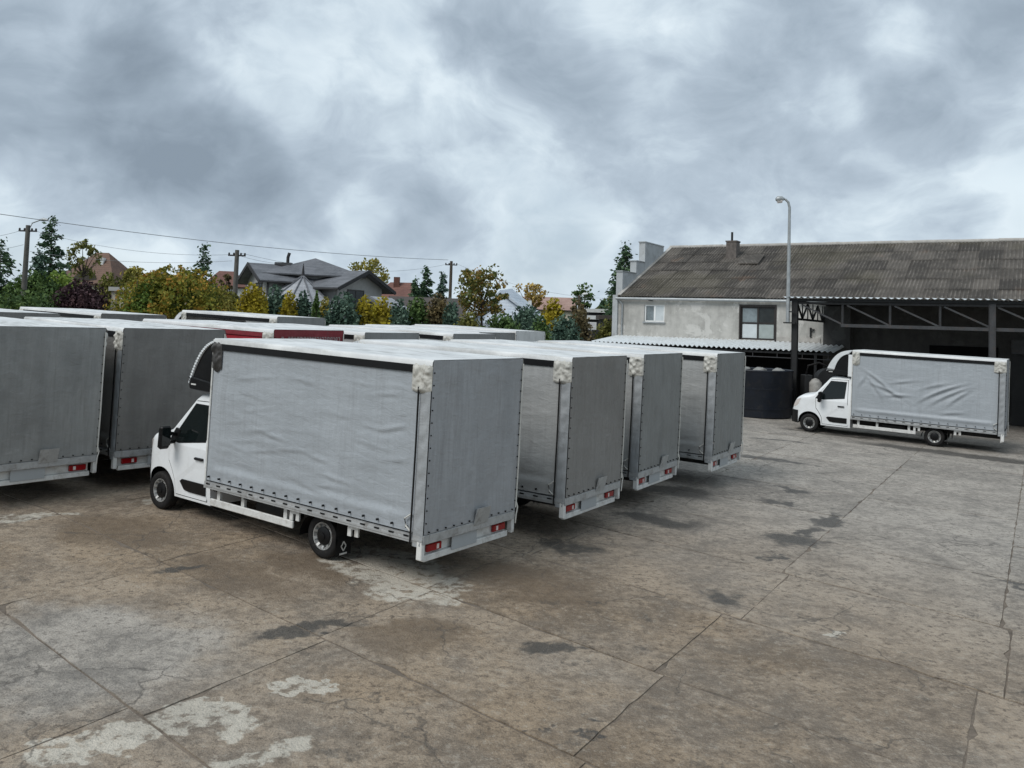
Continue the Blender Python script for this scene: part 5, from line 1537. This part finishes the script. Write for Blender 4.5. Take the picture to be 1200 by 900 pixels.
# red roofs right of villa
hq = empty('red_cottage'); tag(hq, 'cottage with red tiled roof and brick chimney right of the grey villa', 'house')
p = at(470, 340, 85); hip(hq, (p.x, 85), (1, -0.2), 2.6, 2.2, 6.2, 7.9, 1.1, M_tred, 0.2); hbox(hq, 'wall', (p.x, 85), (1, -.2), 2.4, 2.0, gz(p.x, 85) - .5, 6.2, M_hwh)
c_ = hbox(hq, 'chimney', (p.x - 0.4, 84.6), (1, 0), 0.28, 0.28, 7.3, 8.4, M_tred)
hd = empty('dark_house'); tag(hd, 'low house with broad dark brown roof left of the rusty tree', 'house')
p = at(500, 352, 68); wing(hd, (p.x + 3.0, 68.5), Vector((-1, -0.12, 0)).normalized(), 5.6, 3.0, 4.4, 6.0, 0.4, M_tdk, M_hwh, gz(p.x, 68) - .5, [(-0.6, 0.6, 3.0, 4.2)])
# blue-grey gable roof behind the rusty tree
hk = empty('blue_roof_house'); tag(hk, 'house with pale blue-grey sloping roof right of the rusty tree', 'house')
p = at(612, 350, 66); zg = gz(p.x, 66)
mb = MB(); slab4(mb, [at(586, 340, 66), at(600, 338, 70), at(644, 375, 70), at(636, 378, 64)], 0.15); mb.build('roof_slope', M_tblue, hk)
mb = MB(); slab4(mb, [at(586, 340, 66), at(600, 338, 70), at(560, 375, 70), at(548, 378, 64)], 0.15); mb.build('roof_slope', M_tblue, hk)
mb = MB(); q = [at(588, 342, 66.4), at(632, 378, 64.6), at(552, 378, 64.6)]; mb.add([q[0], q[1], (q[1].x, q[1].y, zg - .5), (q[2].x, q[2].y, zg - .5), q[2]], [(0, 1, 2, 3, 4)]); mb.build('gable_wall', M_tblue, hk)
c_ = hbox(hk, 'chimney', (at(621, 360, 67).x, 67.5), (1, 0), 0.13, 0.13, 5.6, at(621, 352, 67).z, M_hwh)
# long faded red roof
hl = empty('long_house'); tag(hl, 'far beige house with long faded red roof behind the yellow bush', 'house')
p = at(650, 356, 110); wing(hl, (p.x - 4, 111.5), Vector((1, -0.12, 0)).normalized(), 6.6, 3.0, 6.3, 7.85, 0.3, M_tpink, M_hbe, gz(p.x, 110) - .5, [(-1.4, -0.4, 4.2, 5.6)])
# white flat roofed sheds
for k, (px, py, w, lab) in enumerate(((700, 366, 0.9, 'small white flat roofed hut behind the white sign, upper one'), (699, 374, 1.1, 'small dark hut with white roof edge behind the white sign, lower one'), (716, 374, 0.9, 'small dark hut with pitched roof left of the stucco hall'))):
    D = 82 - 5 * k; q = at(px, py, D); o = empty('garden_hut'); tag(o, lab, 'hut', 'garden huts beyond the yard')
    hbox(o, 'wall', (q.x, D), (1, 0), w, 1.2, gz(q.x, D) - .4, q.z - 0.05, M_soff); hbox(o, 'roof', (q.x, D), (1, 0), w + .25, 1.4, q.z - 0.046, q.z + 0.3, M_hwh if k < 2 else M_tdk)
# gate house with stone pillars
gh = empty('garden_pavilion'); tag(gh, 'small garden pavilion with stone pillars and flat grey roof among the bushes', 'pavilion')
q0 = at(147, 337, 47); q1 = at(147, 360, 47)
hbox(gh, 'roof', (q0.x, 47), (1, 0), 0.65, 0.6, q0.z - 0.22, q0.z, M_hw)
for dx in (-0.45, 0.0, 0.42): hbox(gh, 'pillar', (q0.x + dx, 46.7), (1, 0), 0.11, 0.11, gz(q0.x, 47) - .2, q0.z - 0.224, M_hbe)

# ---- poles and wires
def utility_pole(label, px, ytop, D, arm=True, lampd=None, mat=None):
    top = at(px, ytop, D); zg = gz(top.x, D); o = empty('utility_pole', (top.x, D, zg)); tag(o, label, 'utility pole', 'utility poles along the street')
    H = top.z - zg
    mb = MB(); mb.tube([(0, 0, -.3), (0, 0, H)], [0.19, 0.13], 10); mb.build('shaft', mat, o, 60)
    if arm:
        mb = MB(); mb.bar((-0.55, 0, H - 0.35), (0.55, 0, H - 0.35), 0.09, 0.09); mb.build('cross_arm', M_soff, o)
        for dx in (-0.5, -0.2, 0.25, 0.5):
            mb = MB(); mb.lathe_z([(0, 0.02), (0, 0.06), (0.10, 0.06), (0.14, 0.03)], (dx, 0, H - 0.31), 8); mb.build('insulator', M_soff, o)
    if lampd:
        mb = MB(); mb.tube([(0, 0, H - 0.5), (0.25 * lampd, 0, H + 0.15), (0.9 * lampd, -0.2, H + 0.35)], 0.035, 6); a_ = mb.build('lamp_arm', M_galv, o, 60)
        mb = MB(); mb.tube([(0.8 * lampd, -0.18, H + 0.34), (1.05 * lampd, -0.23, H + 0.36), (1.35 * lampd, -0.3, H + 0.33)], [0.05, 0.12, 0.06], 8); mb.build('lamp_head', M_galv, a_, 60)
    return Vector((top.x, D, top.z))
M_pole = simple('concrete_pole', (0.10, 0.095, 0.085), 0.9, var=0.25, coord='World'); M_wpole = simple('wooden_pole', (0.075, 0.06, 0.045), 0.9, var=0.3, coord='World')
P1 = utility_pole('concrete utility pole with street lamp arm at far left', 33, 264, 52, True, 1, M_pole)
P2 = utility_pole('concrete utility pole with cross arm left of the grey villa', 278, 293, 54, True, None, M_pole)
P3 = utility_pole('slim utility pole with cross arm behind the rusty tree', 529, 306, 78, True, None, M_wpole)
sl = empty('street_lamp', (0, 0, 0)); q = at(679, 346, 72); sl.location = (q.x, 72, gz(q.x, 72)); tag(sl, 'street lamp on a thin wooden pole behind the white sign', 'street lamp')
H = q.z - gz(q.x, 72)
mb = MB(); mb.tube([(0, 0, -.3), (0, 0, H)], [0.13, 0.10], 8); mb.build('pole', M_wpole, sl, 60)
mb = MB(); mb.tube([(0, 0, H - 0.3), (0.15, 0, H + 0.05), (0.3, 0, H + 0.1)], 0.03, 6); mb.build('arm', M_galv, sl, 60)
mb = MB(); mb.tube([(0.25, 0, H + 0.08), (0.42, -0.05, H + 0.12), (0.7, -0.1, H + 0.14)], [0.07, 0.12, 0.06], 8); mb.build('lamp_head', M_hwh, sl, 60)
sg = empty('notice_board'); q = at(693, 382, 52); sg.location = (q.x, 52, gz(q.x, 52)); tag(sg, 'white rectangular notice board on a post by the hall corner', 'sign')
zc = q.z - gz(q.x, 52)
mb = MB(); mb.box(-0.04, 0.04, 0.03, 0.09, -0.2, zc + 0.2); mb.build('post', M_galv, sg)
mb = MB(); mb.box(-0.31, 0.31, -0.02, 0.02, zc - 0.23, zc + 0.23); bd = mb.build('board', M_hwh, sg, None, 0.01)
mb = MB()
for k in range(4): mb.box(-0.2 + 0.05 * (k % 2), 0.22 - 0.08 * (k % 3), -0.024, -0.021, zc + 0.12 - 0.08 * k, zc + 0.145 - 0.08 * k)
mb.build('faded_print', simple('faded_print', (0.45, 0.42, 0.50), .8), bd)


M_wire = simple('wire_grey', (0.22, 0.23, 0.24), 0.7, var=0.1)
def wire(label, a, b, sag, r=0.010):
    a = Vector(a); b = Vector(b)
    pts = [a + (b - a) * (k / 16) - Vector((0, 0, sag * 4 * (k / 16) * (1 - k / 16))) for k in range(17)]
    mb = MB(); mb.tube(pts, r, 5); tag(mb.build('overhead_wire', M_wire, None, 60), label, 'wire', 'overhead wires')
wire('thick upper cable crossing the sky from the left edge to the far pole', at(-60, 242, 46), P3 + Vector((-0.3, 0, 0.1)), 0.5, 0.020)
wire('lower wire from the far left pole to the pole by the villa', P1 + Vector((0.3, 0, -0.3)), P2 + Vector((-0.3, 0, -0.3)), 0.5)
wire('short wire falling from the far left pole to the left picture edge', P1 + Vector((-0.3, 0, -0.3)), at(-40, 282, 50), 0.1)
wire('second wire from the far left pole, sinking lower to the left edge', P1 + Vector((-0.2, 0, -1.2)), at(-40, 296, 50), 0.1)
wire('wire from the pole by the villa to the far pole', P2 + Vector((0.3, 0, -0.2)), P3 + Vector((-0.4, 0, -0.3)), 0.9)
wire('wire from the far pole falling right towards the hall', P3 + Vector((0.4, 0, -0.2)), at(740, 350, 76), 0.9)
wire('lower faint wire from the villa pole to the villa roof', P2 + Vector((0.3, 0, -0.4)), (-16.0, 63.5, 8.0), 0.15)
wire('lowest wire between the left poles', P1 + Vector((0.2, 0, -1.6)), P2 + Vector((-0.3, 0, -0.7)), 0.35)

# ---- trees and shrubs, back to front
conifer('spruce_tree', 'spruce cut by the left picture edge', 2, 50, 280, 60, 'spruce')
conifer('spruce_tree', 'tall dark ragged spruce right of the far left pole', 62, 44, 255, 66, 'spruce', dens=1.2, ragged=0.5)
conifer('spruce_tree', 'shorter blue-green spruce just right of the far left pole', 46, 30, 293, 62, 'bluegreen', dens=1.2)
conifer('spruce_tree', 'dark young spruce above the big autumn shrub', 239, 40, 286, 66, 'spruce', dens=0.9, ragged=0.4)
conifer('spruce_tree', 'tall spruce rising behind the stepped parapet', 734, 50, 287, 78, 'spruce', dens=1.5)
conifer('spruce_tree', 'left one of the dark conifers right of the red cottage', 487, 18, 326, 72, 'spruce')
conifer('spruce_tree', 'tallest of the dark conifers right of the red cottage', 501, 24, 313, 73, 'spruce')
conifer('spruce_tree', 'right one of the dark conifers, next to the slim pole', 520, 20, 320, 74, 'bluegreen')
conifer('spruce_tree', 'small dark conifer left of the stucco hall, far behind the sign', 706, 14, 352, 110, 'spruce')
broadleaf('garden_tree', 'thin yellow-green tree between the tall spruce and the brown house', 100, 46, 280, 82, 'olive', 330, dens=0.9, clumps=34, gap=0.26)
broadleaf('garden_tree', 'yellow-green tree in front of the brown house', 158, 40, 309, 56, 'yolive', 352, dens=1.3)
broadleaf('garden_tree', 'pale yellow willow rising behind the grey villa', 434, 56, 301, 88, 'yolive', 345, dens=1.3, clumps=34, gap=0.28)
broadleaf('fruit_tree', 'big loose rusty green fruit tree right of the slim pole', 566, 80, 305, 50, 'rust', 386, dens=1.3, clumps=60, gap=0.24, shell=0.2)
broadleaf('garden_tree', 'golden brown poplar clump behind the blue-grey roof', 619, 48, 327, 92, 'gold', 368, dens=1.2, clumps=24, gap=0.3)
broadleaf('garden_tree', 'dark round tree behind the street lamp', 684, 34, 331, 88, 'dark', 378, dens=1.2, clumps=24, gap=0.42)
broadleaf('garden_tree', 'bare brownish sapling left of the white sign', 676, 28, 350, 60, 'brown', 395, dens=0.5, clumps=20, gap=0.3)
broadleaf('garden_tree', 'reddish bush tree left of the villa pole', 266, 20, 318, 60, 'brown', 350, dens=0.8, clumps=16)
G2 = 'thuja and shrubs along the villa hedge'
hedge = [(297, 36, 338, 46, 'yellow', 'round', 'yellow shrub at the left end of the villa hedge'), (323, 30, 340, 47, 'bluegreen', 'round', 'dark blue-green shrub between two yellow ones'), (340, 20, 346, 46.5, 'yellow', 'round', 'narrow yellow shrub left of the pointed thuja'),
         (356, 22, 346, 47, 'bluegreen', 'column', 'dark columnar shrub just left of the pointed thuja'), (371, 15, 344, 46, 'dark', 'cone', 'pointed dark green thuja before the cone porch'), (382, 16, 352, 47, 'yolive', 'round', 'small yellow-green shrub right of the pointed thuja'),
         (403, 40, 348, 46, 'bluegreen', 'round', 'big round blue-green shrub before the villa'), (428, 26, 352, 46.5, 'yellow', 'round', 'yellow shrub right of the big round blue-green one'), (448, 26, 353, 47, 'yellow', 'round', 'second yellow shrub below the right gable'),
         (468, 24, 356, 47, 'bluegreen', 'column', 'dark shrub right of the yellow pair'), (490, 30, 352, 48, 'dark', 'round', 'dark green shrub below the dark conifers'), (514, 34, 350, 48, 'brown', 'round', 'brownish dark shrub left of the slim pole'),
         (530, 20, 357, 47, 'bluegreen', 'column', 'dark columnar shrub at the slim pole'), (549, 34, 371, 45, 'olive', 'round', 'clipped dome shrub under the rusty tree'), (272, 26, 348, 47, 'olive', 'round', 'olive shrub at the foot of the villa pole')]
for (px, w, yt, D, fo, sh, lab) in hedge:
    bush('hedge_shrub', lab, px, w, yt, D, fo, sh, dens=1.1, group=G2)
G3 = 'shrubs behind the parked trucks'
bush('shrub', 'low clipped dark hedge at the left picture edge', 18, 96, 344, 45, 'dark', 'box', dens=1.0, cat='hedge')
bush('shrub', 'dark purple bush above the far left trucks', 96, 62, 333, 46, 'purple', 'round', dens=1.1)
bush('shrub', 'olive green bush between the purple bush and the pavilion', 128, 34, 325, 50, 'olive', 'round')
bush('shrub', 'dark green bush behind the far left pole', 40, 60, 322, 56, 'dark', 'round')
bush('shrub', 'dark green bush below the brown house', 72, 50, 322, 58, 'green', 'round')
bush('shrub', 'big autumn shrub turning yellow and orange above the far trucks', 208, 118, 319, 43, 'autumn', 'round', dens=1.2)
bush('shrub', 'green lower shrub right of the pavilion', 168, 40, 338, 42, 'green', 'round')
bush('shrub', 'green-yellow shrub left of the villa hedge', 256, 46, 344, 43, 'yolive', 'round')
bush('shrub', 'dark green bush under the rusty tree, left of the white truck', 590, 50, 372, 44, 'dark', 'round')
bush('shrub', 'yellow bush before the long faded roof', 649, 28, 353, 58, 'yellow', 'round')
bush('shrub', 'dark blue-green bush under the blue-grey roof', 618, 44, 362, 50, 'bluegreen', 'round')
bush('shrub', 'green bush standing close behind the white rear truck', 634, 26, 376, 37, 'dark', 'round')
bush('shrub', 'grey-green bush right of the white rear truck', 662, 40, 374, 46, 'bluegreen', 'round')
bush('shrub', 'brown thin bush below the street lamp', 680, 30, 368, 50, 'brown', 'round', dens=0.8)
bush('shrub', 'olive bush at the corner of the stucco hall', 712, 32, 378, 54, 'olive', 'round')
bush('shrub', 'far dark thicket left of the stucco hall', 716, 26, 362, 96, 'spruce', 'round')

# distant low wood closing the horizon
n = 16000
ang = rng.uniform(R(35), R(150), n); dist = rng.uniform(170, 240, n)
C = np.stack([dist * np.cos(ang), dist * np.sin(ang), np.zeros(n)], 1)
hgt = 5.5 + 2.2 * np.sin(ang * 23) + 1.5 * np.sin(ang * 61 + 1) + 1.0 * np.sin(ang * 131)
C[:, 2] = gz(0, 80) + rng.uniform(0, 1, n) ** 0.8 * hgt
tag(obj('distant_wood', quads_mesh('distant_wood', leaves(C, 1.6)), FOL['olive']), 'low strip of distant woodland along the horizon', 'woodland', kind='stuff')

# ---- things by the canopy
M_navy = simple('navy_steel', (0.006, 0.009, 0.016), 0.45, 0.2, var=0.25, scale=2, coord='World', dirt=(0.03, 0.028, 0.026), dirt_amt=0.5)
tk = empty('waste_container', st(10.75, -38.0, 0.4)); tk.location.z = GA * tk.location.x + GB * tk.location.y; tag(tk, 'big dark navy round-sided waste container full of scrap by the lamp post', 'container')
mb = MB(); prof = [(0.0, 1.42), (0.02, 1.45), (1.9, 1.50), (2.0, 1.53), (2.04, 1.50), (2.0, 1.44), (1.6, 1.42)]
mb.lathe_z(prof, (0, 0, 0), 36); mb.build('shell', M_navy, tk, 40)
for z in (0.35, 1.2):
    mb = MB(); mb.lathe_z([(z, 1.44), (z, 1.485 + 0.012 * z), (z + .06, 1.487 + 0.012 * z), (z + .06, 1.44)], (0, 0, 0), 36); mb.build('hoop', M_navy, tk, 40)
mb = MB(); mb.grid(lambda u, v: (1.4 * (2 * u - 1), 1.4 * (2 * v - 1) * math.sqrt(max(0, 1 - (2 * u - 1) ** 2)), 1.75 + 0.12 * math.sin(9 * u) * math.cos(11 * v)), 14, 14); mb.build('scrap_fill', M_chassis, tk)
def lump(name, loc, sx, sy, sz, seed, mat):
    rg_ = np.random.default_rng(seed)
    mb = MB(); nn, mm_ = 10, 7; vs = []
    for j in range(mm_ + 1):
        for i in range(nn):
            a = 2 * math.pi * i / nn; b = math.pi * j / mm_
            r_ = 1 + rg_.normal(0, 0.13)
            vs.append((loc[0] + sx * math.cos(a) * math.sin(b) * r_, loc[1] + sy * math.sin(a) * math.sin(b) * r_, loc[2] + sz * (math.cos(b) * r_ * 0.9)))
    fs_ = [(j * nn + i, j * nn + (i + 1) % nn, (j + 1) * nn + (i + 1) % nn, (j + 1) * nn + i) for j in range(mm_) for i in range(nn)]
    mb.add(vs, fs_); return mb.build(name, mat, None, 60)
bx_, by_, bz_ = tk.location
M_bag = simple('pale_bag', (0.22, 0.22, 0.21), 0.7, var=0.2, scale=6)
for k, (s, t, lab) in enumerate(((11.3, -37.6, 'pale crumpled sack lying at the left in the navy container'), (10.4, -37.2, 'pale crumpled sack in the middle of the navy container'), (9.75, -37.6, 'small pale bag at the container rim by the post'))):
    q = st(s, t); tag(lump('rubbish_bag', (q[0], q[1], bz_ + 2.0), 0.34 - .05 * k, 0.3, 0.15, 40 + k, M_bag), lab, 'bag', 'bags of rubbish in the container')
# scrap machinery between post and lone truck
sc = empty('scrap_machine', st(8.55, -39.6, 0.35)); sc.location.z = GA * sc.location.x + GB * sc.location.y; tag(sc, 'dark scrap machine with a pale tank standing right of the lamp post', 'machine')
mb = MB(); mb.box(-0.7, 0.7, -0.4, 0.4, 0.25, 0.95); mb.build('frame', M_chassis, sc, None, 0.03)
mb = MB(); mb.lathe_y([(-0.25, 0.0), (-0.25, 0.55), (0.25, 0.55), (0.25, 0.0)], (0.45, 0, 1.65), 20); mb.build('flywheel', M_steeld, sc, 40)
mb = MB(); mb.lathe_z([(0, 0.02), (0, 0.24), (0.15, 0.27), (0.6, 0.27), (0.75, 0.15), (0.8, 0.02)], (-0.2, -0.35, 0.97), 16); mb.build('tank', simple('grey_tank', (0.28, 0.27, 0.25), .6, var=.3, scale=6), sc, 40)
mb = MB(); mb.box(-0.65, -0.3, -0.3, 0.3, 0.95, 1.9); mb.build('cabinet', M_steeld, sc, None, 0.03)
mb = MB(); mb.tube([(-0.5, 0, 1.9), (-0.45, -0.1, 2.3), (0.0, -0.2, 2.45), (0.5, -0.1, 2.25)], 0.05, 6); mb.build('hose', M_rubber, sc, 60)
for k, dx in enumerate((-0.5, 0.5)):
    for dy in (-0.3, 0.3):
        mb = MB(); mb.box(dx - .05, dx + .05, dy - .05, dy + .05, 0, 0.25); mb.build('leg', M_chassis, sc)
# pale sack hanging by the bay at the right edge
q = st(-0.3, -43.2)
pal = empty('pallet_stack', (q[0], q[1], GA * q[0] + GB * q[1])); pal.rotation_euler = (0, 0, R(148)); tag(pal, 'stack of dark pallets in the bay at the right picture edge', 'pallets')
for k in range(9):
    mb = MB()
    for dy in (-0.36, 0, 0.36): mb.box(-0.6, 0.6, dy - 0.05, dy + 0.05, k * .145, k * .145 + .1)
    mb.box(-0.6, 0.6, -0.4, 0.4, k * .145 + .101, k * .145 + .125); mb.build('pallet', M_wpole, pal)
tag(lump('rubbish_bag', (q[0], q[1], GA * q[0] + GB * q[1] + 1.62), 0.4, 0.35, 0.3, 77, M_bag), 'pale sack lying on the pallets at the right picture edge', 'bag', 'bags of rubbish in the container')
